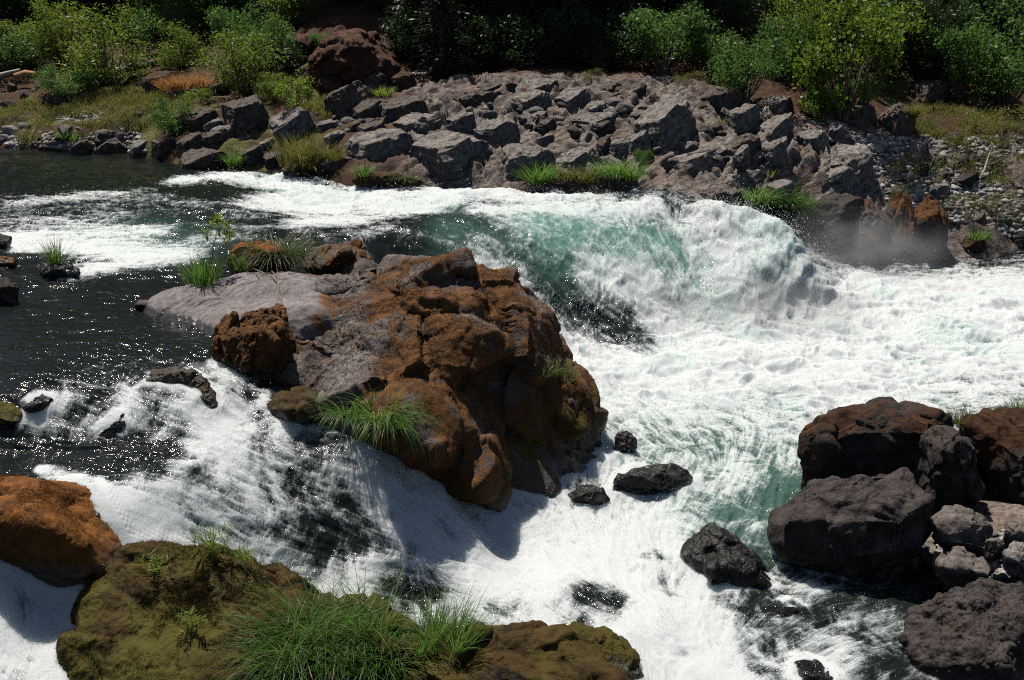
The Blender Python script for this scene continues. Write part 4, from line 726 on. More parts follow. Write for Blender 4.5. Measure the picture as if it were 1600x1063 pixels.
disp = .035 * collar + amp * sc_y * (.5 * (bil - .55) * (.35 + .65 * cov) + .45 * swell + .06 * med * cov + .08 * big) + .020 * rip * (1 - cov) * np.clip(Yg / 14, .6, 1.6) + .010 * med * (1 - cov) * (foam > .02) + 0.002 * fine * cov * sc_y
PX_ = Xg + nx * nl * disp; PY_ = Yg + ny * nl * disp; PZ_ = Zg + nl * disp
WV = np.stack([PX_.ravel(), PY_.ravel(), PZ_.ravel()], 1)
ii = (np.arange(nR - 1)[:, None] * nC + np.arange(nC - 1)[None]).ravel()
WF = np.stack([ii, ii + 1, ii + nC + 1, ii + nC], 1)
# drop the cells that lie well under the banks
keep = (upsample(tz(Xcs, Ycs)) - Zg)[:-1, :-1].ravel() < .5
WF = WF[keep]
def water_mat():
    m, nt = newmat('river_water'); k = NT(nt)
    tc = k.n('ShaderNodeTexCoord').outputs['Object']
    n1 = k.noise(tc, 14, 5, .7, .6); n2 = k.noise(tc, 55, 3, .7)
    mp = k.n('ShaderNodeMapping', i_Scale=(5, 13, 8)); nt.links.new(tc, mp.inputs[0]); n3 = k.noise(mp.outputs[0], 1, 5, .62, .5)
    foam = k.attr('foam'); teal = k.attr('teal')
    br = k.math('ADD', k.math('MULTIPLY', n1, .45), k.math('MULTIPLY', n2, .55))
    f = k.math('ADD', foam, k.math('MULTIPLY', k.math('SUBTRACT', br, .5), k.math('MULTIPLY', k.math('MULTIPLY', foam, k.math('SUBTRACT', 1.12, foam)), 2.2)))
    f = k.ss(f, .06, .92)
    wc = k.mix(teal, (.010, .013, .012), (.17, .36, .29))
    wat = k.n('ShaderNodeBsdfPrincipled', i_Base_Color=wc, i_Roughness=.06, i_IOR=1.33); wat.inputs['Specular IOR Level'].default_value = .45
    nt.links.new(k.bump(k.math('ADD', n3, k.math('MULTIPLY', n1, .35)), .4, .03), wat.inputs['Normal'])
    fc = k.mix(k.math('MULTIPLY', k.math('SUBTRACT', 1, foam), .6), (.64, .665, .665), (.40, .48, .47))
    fc = k.mix(k.math('MULTIPLY', teal, .45), fc, (.40, .60, .54))
    fo = k.n('ShaderNodeBsdfPrincipled', i_Base_Color=fc, i_Roughness=.55)
    fo.inputs['Specular IOR Level'].default_value = .4
    nt.links.new(k.bump(k.math('ADD', n1, n2), .4, .03), fo.inputs['Normal'])
    fo.inputs['Subsurface Weight'].default_value = .7; fo.inputs['Subsurface Radius'].default_value = (.9, 1, 1); fo.inputs['Subsurface Scale'].default_value = .3
    mx = k.n('ShaderNodeMixShader', i_0=f); nt.links.new(wat.outputs[0], mx.inputs[1]); nt.links.new(fo.outputs[0], mx.inputs[2])
    k.out(mx.outputs[0]); return m
M['water'] = water_mat()
used = np.zeros(len(WV), bool); used[WF.ravel()] = True; rm = np.cumsum(used) - 1
tag(link('water', mesh_np('water', WV[used], rm[WF], M['water'], True, {'foam': cov.ravel()[used], 'teal': teal.ravel()[used]})), kind='structure')

# ------------------------------------------------------------------ plants
SX = np.concatenate([s[0] for s in SOL]); SY = np.concatenate([s[1] for s in SOL]); SD = np.concatenate([s[2] for s in SOL]); SV = np.concatenate([s[3] for s in SOL])
def hit(px, py, r=5):
    while True:
        m = np.where((np.abs(SX - px) < r) & (np.abs(SY - py) < r) & (SD > 5))[0]
        if len(m): break
        r *= 1.6
    c = m[SD[m] < SD[m].min() + .35]; b = c[np.hypot(SX[c] - px, SY[c] - py).argmin()]
    return SV[b].copy()
def ribbons(base, phi, th0, kap, L, wid, rng_, seg=5, tip=.12):
    """curved tapering blades: base (n,3), heading, first tilt from upright, bend, length, width"""
    n = len(L); phi = phi + rng_.normal(0, .12, n); t = np.linspace(0, 1, seg + 1); pos = [base]; th = th0.copy()
    for k in range(seg):
        th = th0 + kap * (t[k] + t[k + 1]) / 2
        pos.append(pos[-1] + (L / seg)[:, None] * np.stack([np.sin(th) * np.cos(phi), np.sin(th) * np.sin(phi), np.cos(th)], 1))
    V = np.empty((n, seg + 1, 2, 3)); tw = rng_.normal(0, .5, n)
    wd = np.stack([-np.sin(phi + tw), np.cos(phi + tw), .25 * np.sin(tw)], 1)
    for k in range(seg + 1):
        w_ = wid * (1 - t[k] ** 1.7 * (1 - tip)) * (.75 + .25 * min(1, t[k] * 4))
        V[:, k, 0] = pos[k] - wd * w_[:, None] / 2; V[:, k, 1] = pos[k] + wd * w_[:, None] / 2
    i = np.arange(n)[:, None] * (2 * seg + 2) + np.arange(seg)[None] * 2
    Fc = np.stack([i, i + 1, i + 3, i + 2], -1).reshape(-1, 4)
    return V.reshape(-1, 3), Fc, np.repeat(rng_.random(n), 2 * seg + 2)
def tuft(label, bases, n, L, mat='sedge', a0=(.05, .5), bend=(.5, 1.5), rb=.12, bias=(0, 0), wid=.008, name='grass_tuft', cat='grass', group='grass tufts on the rocks', seed=None, seg=5, phi=None, lmin=.5):
    r = np.random.default_rng(seed or int(abs(bases[0][0] * 977 + bases[0][1] * 331)) + n)
    B = np.array(bases); k = r.integers(0, len(B), n); rad = rb * np.sqrt(r.random(n)); an = r.random(n) * 2 * np.pi
    base = B[k] + np.stack([rad * np.cos(an), rad * np.sin(an), np.full(n, -.02)], 1)
    dx, dy = np.cos(an) * (.3 + rad / rb) + bias[0] + r.normal(0, .3, n), np.sin(an) * (.3 + rad / rb) + bias[1] + r.normal(0, .3, n)
    ph = np.arctan2(dy, dx)
    th0 = r.uniform(*a0, n) * np.clip(.4 + rad / rb, 0, 1.2); kp = r.uniform(*bend, n)
    v, f, tone = ribbons(base, ph, th0, kp, L * r.uniform(lmin, 1, n), wid * r.uniform(.6, 1.2, n), r, seg)
    o0 = B.mean(0); o = link(name, mesh_np(name, v - o0, f, M[mat], True, {'tone': tone}), None, o0)
    tag(o, label, cat, group); return o
def mp_(px, py, wpx):                     # metres spanned by wpx pixels at the surface point seen at this pixel
    h = hit(px, py); return h, wpx / F * math.hypot(h[1], HC - h[2])
GT_ = 'grass tufts among the river rocks'
# big sedge in the foreground
bs = [hit(a, b) for a, b in ((455,1020),(480,1000),(520,990),(555,990),(590,995),(480,1045),(530,1040),(580,1040),(440,1050),(505,1015),(560,1060),(600,1060))]
tuft('large lush green sedge clump flopping over the foreground boulder', bs, 2300, 1.0, a0=(.05, .8), bend=(.7, 2.5), rb=.15, bias=(-.55, -.25), wid=.0085, group=GT_, seg=7, lmin=.3)
tuft('fan of stiff green sedge right of the large lush clump', [hit(a, b) for a, b in ((660,1020),(690,1015),(715,1012),(680,1000))], 520, .72, a0=(.1, .7), bend=(.1, .9), rb=.09, bias=(.8, .25), wid=.008, group=GT_, seg=6, lmin=.35)
tuft('drooping green sedge on the near face of the great boulder', [hit(a, b) for a, b in ((545,650),(565,655),(590,655),(610,665))], 620, .82, a0=(.2, .8), bend=(1.2, 2.6), rb=.13, bias=(.5, -.6), wid=.009, group=GT_, seg=7)
tuft('upright bright green tuft at the tip of the smooth slab', [hit(305,444), hit(318,446), hit(328,442)], 320, .58, a0=(.02, .4), bend=(.05, .7), rb=.14, wid=.012, group=GT_)
tuft('dome of grey-green sedge with pale drooping blades behind the slab', [hit(430,408), hit(450,410), hit(465,406)], 1300, .85, 'sedge_grey', a0=(.1, .8), bend=(1.0, 2.3), rb=.22, wid=.011, group=GT_, seg=7)
tuft('small bright grass tuft just left of the grey-green sedge', [hit(378,420), hit(388,420)], 180, .42, a0=(.05, .5), bend=(.3, 1.0), rb=.12, wid=.012, group=GT_)
tuft('sparse lone tuft on a dark rock in the upper pool at left', [hit(84,412), hit(90,412)], 150, .55, 'sedge', a0=(.05, .5), bend=(.1, .8), rb=.09, wid=.012, group=GT_)
tuft('short dark grass along the top of the rusty lobe behind the great boulder', [hit(850,585), hit(868,584), hit(884,594)], 320, .34, 'sedge_grey', a0=(.1, .6), bend=(.5, 1.4), rb=.14, wid=.011, group=GT_)
tuft('small grass tuft in the gap between the two brown-mossed boulders', [hit(1498,664), hit(1510,664)], 180, .36, 'weed', a0=(.05, .6), bend=(.1, .9), rb=.09, wid=.008, group=GT_)
tuft('grass tuft on the brown-mossed boulder cut by the right edge', [hit(1588,648), hit(1603,648)], 260, .36, 'sedge', a0=(.1, .7), bend=(.2, 1.2), rb=.10, wid=.008, group=GT_)
tuft('few thin blades at the foot of the great boulder, left of the drooping sedge', [hit(500,625)], 22, .3, 'sedge', a0=(.1, .6), bend=(.2, 1), rb=.07, wid=.008, group=GT_)
for lab, pts, hp, n, mat, kw in (
  ('leftmost of three tufts on wet rocks below the ledge, rounded and bright green', [(838,286),(850,285)], 36, 420, 'sedge', dict(bend=(.4, 1.4))),
  ('middle, yellowing tuft of three on the wet rocks below the ledge', [(885,282),(905,284),(920,286)], 26, 420, 'weed', dict(bend=(.4, 1.4))),
  ('rightmost, drooping dark green tuft of three below the ledge', [(945,277),(965,276),(982,280)], 38, 620, 'sedge', dict(bend=(1.0, 2.2))),
  ('tall reedy clump standing in the white water on a mossy rock', [(455,258),(470,255),(482,260)], 46, 420, 'weed', dict(bend=(.2, .9), a0=(.0, .35))),
  ('low yellow-green tufts right of the tall reed clump', [(498,250),(512,248),(525,250)], 26, 320, 'weed', dict(bend=(.3, 1.2))),
  ('small green tuft at the white water left of the rounded brown boulder', [(365,258),(375,258)], 28, 260, 'sedge', dict(bend=(.5, 1.5))),
  ('long combed green grass spilling down beside the fall', [(1180,320),(1200,318),(1220,325),(1238,335),(1248,350)], 50, 1500, 'sedge', dict(bend=(1.2, 2.3), bias=(.3, -.4))),
  ('round green tuft on the stony shore of the dark pool, far left', [(40,222),(48,224)], 24, 240, 'weed', dict()),
  ('low green tuft on the stony shore, right of the round one', [(100,218),(112,219)], 16, 200, 'sedge', dict()),
  ('tiny tuft on the left end of the long low wet rock', [(568,274)], 22, 130, 'sedge', dict()),
  ('dark hanging tuft in the middle of the long low wet rock', [(628,282),(640,284)], 20, 200, 'sedge_grey', dict(bend=(1.2, 2.2))),
  ('bright little tuft on pebbles right of the rusty columns', [(1525,372),(1537,372)], 18, 200, 'sedge', dict()),
  ('green grass patch in front of the black hollow at the right', [(1425,182),(1440,180)], 24, 260, 'weed', dict()),
  ('lone weed stalk growing on the angular boulder right of centre', [(1125,195)], 14, 40, 'weed', dict(a0=(0, .4))),
  ('bright grass tuft behind the dark slope boulder', [(592,148),(602,150)], 16, 200, 'lime', dict()),
  ('dry orange grass patch on the left slope', [(268,140),(285,136),(300,135),(318,136)], 24, 900, 'straw', dict(rb=.4)),
  ('yellowish tuft at the foot of the largest light grey slab', [(1205,275)], 14, 60, 'weed', dict())):
    B = [hit(a, b) for a, b in pts]; B = [b_ for b_ in B if np.linalg.norm(b_ - B[0]) < 1.6 and abs(b_[1] - B[0][1]) < .9]; L = hp / F * B[0][1] * 1.35
    kw = {**dict(a0=(.05, .6), bend=(.3, 1.3), rb=max(.16, L * .3)), **kw}
    tuft(lab, B, n, L, mat, wid=.02, group='grass tufts on the far bank', **kw)

# leafy grasses on the foreground boulder
def leafy(label, bases, n, L, mat='lime', wid=.02, leaves=7):
    """upright stems with narrow leaves along them"""
    r = np.random.default_rng(int(bases[0][0] * -1000) + n); B = np.array(bases)
    V, Fs, T = [], [], []; off = 0; SV_, SF_ = [], []; so_ = 0
    for q_ in range(n):
        b0 = B[r.integers(len(B))] + np.append(r.normal(0, .035, 2), -.01); l = L * r.uniform(.55, 1); az = r.random() * 6.28; ln = r.uniform(.05, .4)
        tip = b0 + l * np.array([math.sin(ln) * math.cos(az), math.sin(ln) * math.sin(az), math.cos(ln)])
        v, f, t = ribbons(b0[None], np.array([az]), np.array([ln]), np.array([.3]), np.array([l]), np.array([.004]), r, 3); SV_.append(v); SF_.append(f + so_); so_ += len(v)
        tt = r.uniform(.2, 1, leaves); ba = b0 + (tip - b0) * tt[:, None]
        v, f, t = ribbons(ba, az + r.normal(0, 1.3, leaves), r.uniform(.4, 1.1, leaves), r.uniform(.2, 1.2, leaves), L * r.uniform(.25, .5, leaves), wid * r.uniform(.6, 1.1, leaves), r, 4)
        V.append(v); Fs.append(f + off); T.append(t); off += len(v)
    o0 = B.mean(0); e = bpy.data.objects.new('leafy_grass', None); COL.objects.link(e); e.location = o0; e.empty_display_size = .1
    tag(e, label, 'plant', 'leafy grasses on the foreground boulder')
    link('leaves', mesh_np('leaves', np.concatenate(V) - o0, np.concatenate(Fs), M[mat], True, {'tone': np.concatenate(T)}), e)
    sv = np.concatenate(SV_); link('stems', mesh_np('stems', sv - o0, np.concatenate(SF_), M['weed'], True, {'tone': np.full(len(sv), .4)}), e)
    return e
leafy('tall yellow-green leafy grass at the back edge of the foreground boulder', [hit(325,868), hit(338,872), hit(350,874)], 20, .36, 'lime', .012, 8)
leafy('yellow-green grass right of the tall one, leaning right', [hit(372,884), hit(385,888)], 16, .24, 'lime', .011, 8)
leafy('grass with broad star-like leaves at the back left of the foreground boulder', [hit(240,900), hit(255,905)], 11, .24, 'lime', .013, 7)
leafy('low lime grass in the middle of the foreground boulder', [hit(298,985), hit(312,980), hit(300,1000)], 13, .22, 'lime', .012, 8)
leafy('sparse small sprig near the right shoulder of the foreground boulder', [hit(385,925), hit(345,930)], 6, .15, 'green', .009, 6)
leafy('single upright sprig against the white water, right end of the foreground boulder', [hit(412,905)], 2, .2, 'green', .009, 9)
leafy('single thin plant on the mossy left flank of the foreground boulder', [hit(200,955)], 2, .18, 'green', .007, 5)

# ------------------------------------------------------------------ shrubs and trees
def tube(pts, rad, n=6):
    pts = np.array(pts, float); m = len(pts); d = np.gradient(pts, axis=0); d /= np.linalg.norm(d, axis=1)[:, None] + 1e-9
    up = np.where(np.abs(d[:, 2:3]) > .9, [[1., 0, 0]], [[0, 0, 1.]]); a = np.cross(d, up); a /= np.linalg.norm(a, axis=1)[:, None] + 1e-9; b = np.cross(d, a)
    an = np.arange(n) / n * 2 * np.pi; rad = np.broadcast_to(rad, m)
    v = pts[:, None] + rad[:, None, None] * (np.cos(an)[None, :, None] * a[:, None] + np.sin(an)[None, :, None] * b[:, None])
    i = np.arange(m - 1)[:, None] * n; j = np.arange(n)[None]; k = (j + 1) % n
    return v.reshape(-1, 3), np.stack([i + j, i + k, i + n + k, i + n + j], -1).reshape(-1, 4)
def merge(parts):
    V, Fs, o = [], [], 0
    for v, f in parts: V.append(v); Fs.append(f + o); o += len(v)
    return np.concatenate(V), np.concatenate(Fs)
def leaves(c, size, r, aspect=.55, droop=.3):
    n = len(c); d = r.normal(size=(n, 3)); d[:, 2] -= droop; d /= np.linalg.norm(d, axis=1)[:, None]
    s = np.cross(d, r.normal(size=(n, 3))); s /= np.linalg.norm(s, axis=1)[:, None] + 1e-9
    L = (size * r.uniform(.6, 1.3, n))[:, None]; w = L * aspect / 2
    v = np.stack([c, c + d * L * .5 + s * w, c + d * L, c + d * L * .5 - s * w], 1).reshape(-1, 3)
    f = np.arange(n * 4).reshape(n, 4); return v, f
def bush_shape(seed, n, size, k=26, wide=.5, lo=.12, aspect=.5, shape='round', sig=.085):
    """unit-height shrub: limbs fan out from the foot, leaves cluster round the limb ends"""
    r = np.random.default_rng(seed); C = []; limbs = []
    while len(C) < k:
        p = np.array([r.uniform(-1, 1), r.uniform(-1, 1), r.uniform(0, 1)])
        lim = {'round': math.sqrt(max(0, 1 - (2 * p[2] - .9) ** 2 * .8)), 'tall': (1 - p[2]) ** .5 * .9 + .1, 'fan': .3 + .8 * p[2]}[shape]
        if math.hypot(p[0], p[1]) < lim and math.hypot(p[0], p[1]) > lim * r.uniform(0, .8): C.append([p[0] * wide, p[1] * wide, lo + (1 - lo) * p[2]])
    C = np.array(C)
    for c in C:
        st = np.array([c[0] * .1, c[1] * .1, 0]); md = (st + c) / 2 + np.array([0, 0, .08]) + r.normal(0, .03, 3)
        limbs.append(tube([st, md, c], [.012, .008, .003], 4))
    i = r.integers(0, k, n); sg = sig * r.uniform(.6, 1.4, k)[i]
    cc = C[i] + r.normal(size=(n, 3)) * sg[:, None] * [1, 1, .8]; cc[:, 2] = np.maximum(cc[:, 2], .01)
    v, f = leaves(cc, size, r, aspect); tone = np.repeat(np.clip(r.normal(.5, .22, n) + r.normal(0, .15, k)[i], 0, 1), 4)
    return (v, f, tone), merge(limbs)
PROTO = {}
def proto(kind, leafmat, *a, **kw):
    (v, f, t), (lv, lf) = bush_shape(*a, **kw)
    PROTO[kind] = (mesh_np('foliage', v, f, M[leafmat], False, {'tone': t}), mesh_np('stems', lv, lf, M['twig' if kind != 'dark' else 'bark']))
proto('willow', 'willow', 1, 5200, .055, 34, .45, shape='tall', aspect=.3)
proto('willow_b', 'willow', 8, 5200, .055, 34, .5, aspect=.3)
proto('low', 'green', 2, 4200, .09, 24, .8, aspect=.3, shape='round', sig=.13)
proto('green', 'green', 3, 5200, .05, 36, .55, aspect=.5)
proto('green_b', 'green', 7, 4200, .06, 30, .6, aspect=.5, shape='fan')
proto('maple', 'maple', 4, 5200, .042, 30, .42, aspect=.8, shape='round', sig=.075)
proto('maple_b', 'maple', 14, 4200, .05, 24, .5, aspect=.8, shape='fan', sig=.09)
proto('lime', 'lime', 5, 1800, .10, 18, .6, aspect=.4)
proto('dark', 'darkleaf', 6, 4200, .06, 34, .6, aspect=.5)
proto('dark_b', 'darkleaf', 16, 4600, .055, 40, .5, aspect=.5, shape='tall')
proto('weedy', 'weed', 9, 2600, .09, 30, .9, aspect=.16, lo=.03, sig=.12)
def shrub(kind, label, px, py, wpx, hpx, Y=None, rz=None, name='shrub', cat='shrub', group='shrubs on the far bank', parts=('foliage', 'stems')):
    b = hit(px, py, 3) if Y is None else None
    if b is None:
        a_, _ = ray(px, py); b = np.array([a_ * Y, Y, float(tz(np.array([a_ * Y]), np.array([Y]))[0])])
        hpx = max(hpx, hpx + (531.5 - 0) * 0)
    s = F / b[1]; wide = {'willow': .9, 'willow_b': 1.0, 'low': 1.6, 'green': 1.1, 'green_b': 1.2, 'maple': .84, 'maple_b': 1.0, 'lime': 1.2, 'dark': 1.2, 'dark_b': 1.0, 'weedy': 1.8}[kind]
    e = bpy.data.objects.new(name, None); COL.objects.link(e); e.location = [float(b[0]), float(b[1]), float(b[2]) - .05]; e.empty_display_size = .2
    h = hpx / s; wv = wpx / s / wide; e.scale = (wv, (wv + h) / 2, h); e.rotation_euler = (0, 0, random.uniform(-.5, .5) if rz is None else rz)
    tag(e, label, cat, group)
    for n_, m_ in zip(parts, PROTO[kind]): link(n_, m_, e)
    return e
LB = 'bushes on the left bank'
shrub('willow', 'tall bright olive-green willow bush on the left bank', 172, 138, 120, 118, group=LB)
shrub('willow_b', 'slanting willow bush left of the tall bright one', 98, 108, 90, 95, Y=43.5, group=LB)
shrub('low', 'low rounded vivid green bush on the peaty bank at left', 103, 146, 86, 42, group=LB)
shrub('willow_b', 'broad leafy bush above the left rock mound, beside the dry grass', 385, 146, 120, 95, group=LB)
shrub('green_b', 'upper leafy sapling behind the broad bush left of the reddish outcrop', 372, 100, 80, 85, Y=39.5, group=LB)
shrub('lime', 'vivid lime bush at the right end of the left-bank bushes', 462, 166, 52, 48, group=LB)
shrub('willow_b', 'straggly olive bush between the broad bush and the lime one', 432, 158, 60, 46, group=LB)
shrub('low', 'green bush behind the left rock mound at its left end', 272, 204, 62, 52, group=LB)
shrub('lime', 'small lime shoots in front of the dry orange grass', 312, 160, 36, 24, group=LB)
shrub('weedy', 'wide weedy yellow-green bush on the stony left shore', 200, 208, 100, 45, group=LB)
shrub('weedy', 'light weedy patch left of the wide weedy bush', 92, 187, 50, 24, group=LB)
shrub('weedy', 'weedy strip under the tall willow bush', 158, 156, 60, 20, group=LB)
shrub('weedy', 'thin olive weeds along the shore at the left edge', 20, 190, 60, 18, group=LB)
shrub('green', 'grey-green bush at the left edge above the bleached log', 20, 112, 90, 62, Y=42.5, group=LB)
shrub('green_b', 'round green bush at the very top left', 45, 60, 110, 80, Y=47, group=LB)
shrub('green', 'shaded leafy bush right of the tall willow bush', 262, 98, 90, 85, Y=43.5, group=LB)
shrub('willow', 'pale leafy bush above the leaning log', 232, 60, 80, 80, Y=46, group=LB)
shrub('green_b', 'leafy bush at the top, left of the reddish outcrop', 318, 66, 90, 78, Y=45, group=LB)
shrub('green', 'bushy green growth left of the reddish outcrop, at its foot', 425, 128, 80, 85, Y=38.5, group=LB)
shrub('willow_b', 'light green bush high on the slope left of the outcrop crest', 455, 48, 90, 70, Y=43, group=LB)
shrub('green', 'dense green bush at the very top above the outcrop, left part', 400, 30, 90, 80, Y=45.5, group=LB)
shrub('willow', 'olive willow shoots between the two tall left-bank bushes', 290, 118, 70, 70, Y=41, group=LB)
shrub('willow_b', 'low willow bush behind the bleached and orange logs', 40, 105, 100, 60, Y=44, group=LB)
shrub('dark', 'dark bush at the left shoulder of the reddish outcrop', 430, 120, 80, 62, Y=37.5, group=LB)
shrub('green_b', 'small pale green sapling on top of the reddish outcrop', 500, 42, 36, 26, Y=39, group=LB)
shrub('lime', 'little light green plant left of the reddish outcrop foot', 485, 90, 24, 20, Y=36.2, group=LB)
RB = 'shrubs and saplings on the right bank'
shrub('green_b', 'shrub with yellow-green leaf tips in front of the black forest, right of centre', 1035, 126, 120, 90, Y=37.0, group=RB)
shrub('green', 'broad blue-green shrub above the ledge block, right of centre', 1165, 152, 110, 95, group=RB)
shrub('green_b', 'leafy green shrub low on the rim, left of the blue-green shrub', 1110, 140, 80, 60, Y=36.8, group=RB)
shrub('willow_b', 'yellowish shrub behind the tall sapling and the blue-green shrub', 1240, 120, 110, 120, Y=38.6, group=RB)
shrub('dark', 'dark leafy shrub behind the maple branches at the right', 1430, 120, 110, 110, Y=39, group=RB)
shrub('green', 'green bush behind the large edge bush, top right', 1540, 110, 130, 120, Y=40, group=RB)
shrub('weedy', 'low weeds along the shaded rim right of the ledge top', 1075, 132, 60, 20, group=RB)
shrub('green', 'bushy green shrub between the blue-green one and the maple saplings', 1225, 152, 90, 110, Y=36.6, group=RB)
shrub('maple', 'tall yellow-green maple sapling with pale thin stems, right bank', 1318, 185, 130, 178, group=RB)
shrub('maple_b', 'upper maple branches behind the tall sapling, reaching the top edge', 1375, 110, 120, 110, Y=38.2, group=RB)
shrub('maple', 'leafy maple shoot left of the tall sapling', 1262, 160, 60, 120, Y=36, group=RB)
shrub('lime', 'low bright maple leaves at the foot of the tall sapling', 1282, 188, 62, 50, group=RB)
shrub('green_b', 'green leaves at the right foot of the tall sapling', 1352, 166, 50, 40, group=RB)
shrub('green', 'large dark-green bush cut by the right edge', 1575, 165, 130, 120, group=RB)
shrub('green_b', 'sparse leafy branches left of the large edge bush', 1500, 140, 90, 100, Y=37.2, group=RB)
shrub('weedy', 'tangled weeds along the right edge above the gravel', 1570, 222, 130, 56, group=RB)
shrub('weedy', 'thin weeds with dead stalks in the middle of the gravel bar', 1515, 255, 90, 60, group=RB)
shrub('weedy', 'yellow-green shrub on the gravel in front of the grey and rusty boulder', 1408, 285, 52, 48, group=RB)
shrub('weedy', 'small weed below the yellow-green gravel shrub', 1402, 308, 30, 22, group=RB)
shrub('weedy', 'pale green shrub above the rightmost rusty column', 1490, 335, 70, 34, group=RB)
shrub('weedy', 'pale grey-green shrub over the small rust-brown rock', 1555, 345, 80, 48, group=RB)
shrub('weedy', 'weeds beside the tall dark brown boulder', 1455, 210, 60, 34, group=RB)
shrub('green_b', 'small leafy plant above the rightmost of three tufts', 1003, 262, 30, 30, group=RB)
shrub('weedy', 'ferny plant on the shaded rim of the ledge', 925, 126, 36, 18, group=RB)

# sapling on the slab, driftwood and logs
def stick(label, pts, rad, mat, name='driftwood', cat='driftwood', n=7):
    v, f = tube(pts, rad, n); r = np.random.default_rng(int(abs(pts[0][0]) * 999)); v = v + r.normal(0, np.mean(rad) * .1, v.shape)
    m = mesh_np(name, v - np.array(pts[0]), f, M[mat]); o = link(name, m, None, pts[0]); return tag(o, label, cat, 'driftwood and fallen wood')
h0 = hit(326, 440)
e = bpy.data.objects.new('sapling', None); COL.objects.link(e); e.location = h0; tag(e, 'thin sapling with three yellow-green leaf whorls at the tip of the slab', 'sapling')
tp = [np.zeros(3)] + [P(a, b, h0[1] + .05) - h0 for a, b in ((331,405),(336,375),(341,350))]
sv, sf = tube(tp, [.008, .007, .005, .003], 5)
for a, b, c, d_ in ((331,405,357,372), (334,385,322,366)):
    v2, f2 = tube([P(a, b, h0[1] + .05) - h0, P((a + c) / 2, (b + d_) / 2 + 3, h0[1]) - h0, P(c, d_, h0[1] - .05) - h0], [.005, .004, .002], 5); sf = np.concatenate([sf, f2 + len(sv)]); sv = np.concatenate([sv, v2])
link('stem', mesh_np('stem', sv, sf, M['twig']), e)
r_ = np.random.default_rng(3); cs = []
for a, b, n_, s_ in ((341,348,90,.085), (357,370,40,.06), (321,365,26,.05), (340,362,20,.05)): cs.append(P(a, b, h0[1]) - h0 + r_.normal(size=(n_, 3)) * s_ * .6)
lv, lf = leaves(np.concatenate(cs), .11, r_, .25, -.4); link('leaves', mesh_np('leaves', lv, lf, M['lime'], False, {'tone': np.repeat(r_.random(len(lf)), 4)}), e)
def on(px, py, up=.03): return hit(px, py) + np.array([0, 0, up])
stick('thin forked stick standing on the slab below the grey-green sedge', [on(441,478,.0), on(437,462,.06), on(433,445,.12), on(425,434,.10)], [.02, .016, .013, .008], 'twig', 'stick', 'stick')
stick('thin bent twig lying behind the slab, left of the grey-green sedge', [on(425,434,.06), on(412,428,.05), on(395,422,.06), on(385,428,.02)], [.010, .010, .008, .005], 'twig', 'stick', 'stick')
stick('thin pale stick lying across the near right shore', [on(1460,851,.03), on(1490,848,.03), on(1520,853,.02), on(1545,861,.02)], [.008, .008, .007, .005], 'bleached', 'stick', 'stick')
stick('white bent branch by the half-rusty boulder', [on(1526,287,.02), on(1535,279,.25), on(1543,268,.45), on(1546,262,.6)], [.03, .028, .022, .012], 'bleached')
stick('pale bleached log at the left edge', [P(-30,122,40.2), P(0,119,40.3), P(32,110,40.6)], [.13, .12, .07], 'bleached', 'log', 'log')
stick('leaning dark log with a pale broken end under the left trees', [P(172,113,39.6), P(200,107,40.2), P(240,99,41), P(290,88,42)], [.13, .14, .14, .12], 'logwood', 'log', 'log')
stick('pale stripped stub at the broken end of the leaning log', [P(171,113,39.45), P(186,110.2,39.7), P(198,107.5,40.0)], [.10, .12, .12], 'bleached', 'log', 'log')
stick('orange split log lying beside the bleached log', [P(22,119,40.4), P(40,116,40.5), P(58,116,40.5)], [.10, .17, .10], 'orangewood', 'log', 'log')
stick('pale broken snag at the foot of the right-edge bush', [hit(1527,150), hit(1522,140) + [0, 0, .3], hit(1508,132) + [0, 0, .6]], [.10, .09, .05], 'orangewood', 'snag', 'dead wood')

# the forest
def conifer(seed, cb=.12):
    r = np.random.default_rng(seed); parts = [tube([(0, 0, -.02), (r.normal(0, .003), 0, .3), (r.normal(0, .005), 0, .7), (0, 0, 1)], [.019, .015, .008, .001], 9)]
    C = []; D = []
    for z in np.linspace(cb, .98, 46):
        L0 = .20 * (1 - z) ** .75 + .012
        for _ in range(5):
            a = r.random() * 6.283; L = L0 * r.uniform(.55, 1.1); dz = -.12 - .25 * (1 - z)
            e = np.array([math.cos(a) * L, math.sin(a) * L, dz * L]); b0 = np.array([0, 0, z])
            parts.append(tube([b0, b0 + e * .5 + [0, 0, .006], b0 + e], [.0022, .0015, .0006], 3))
            k = int(14 * L / .2) + 5; t = r.uniform(.12, 1.05, k)
            C.append(b0 + e * t[:, None] + r.normal(0, .008, (k, 3))); D.append(np.tile(e / L, (k, 1)) * .7 + r.normal(0, .5, (k, 3)) + [0, 0, -.35])
    C = np.concatenate(C); D = np.concatenate(D); D /= np.linalg.norm(D, axis=1)[:, None]; n = len(C)
    s = np.cross(D, r.normal(size=(n, 3))); s /= np.linalg.norm(s, axis=1)[:, None]; L = r.uniform(.02, .045, n)[:, None]; w = L * .3
    v = np.stack([C - D * L * .3, C + s * w * .6 + D * L * .2, C + D * L * .8, C - s * w * .6 + D * L * .2], 1).reshape(-1, 3)
    return mesh_np('crown', v, np.arange(n * 4).reshape(n, 4), M['conifer'], False, {'tone': np.repeat(r.random(n), 4)}), mesh_np('trunk', *merge(parts), M['bark'])
CON = [conifer(40, .16), conifer(41, .22), conifer(42, .05), conifer(43, .45)]
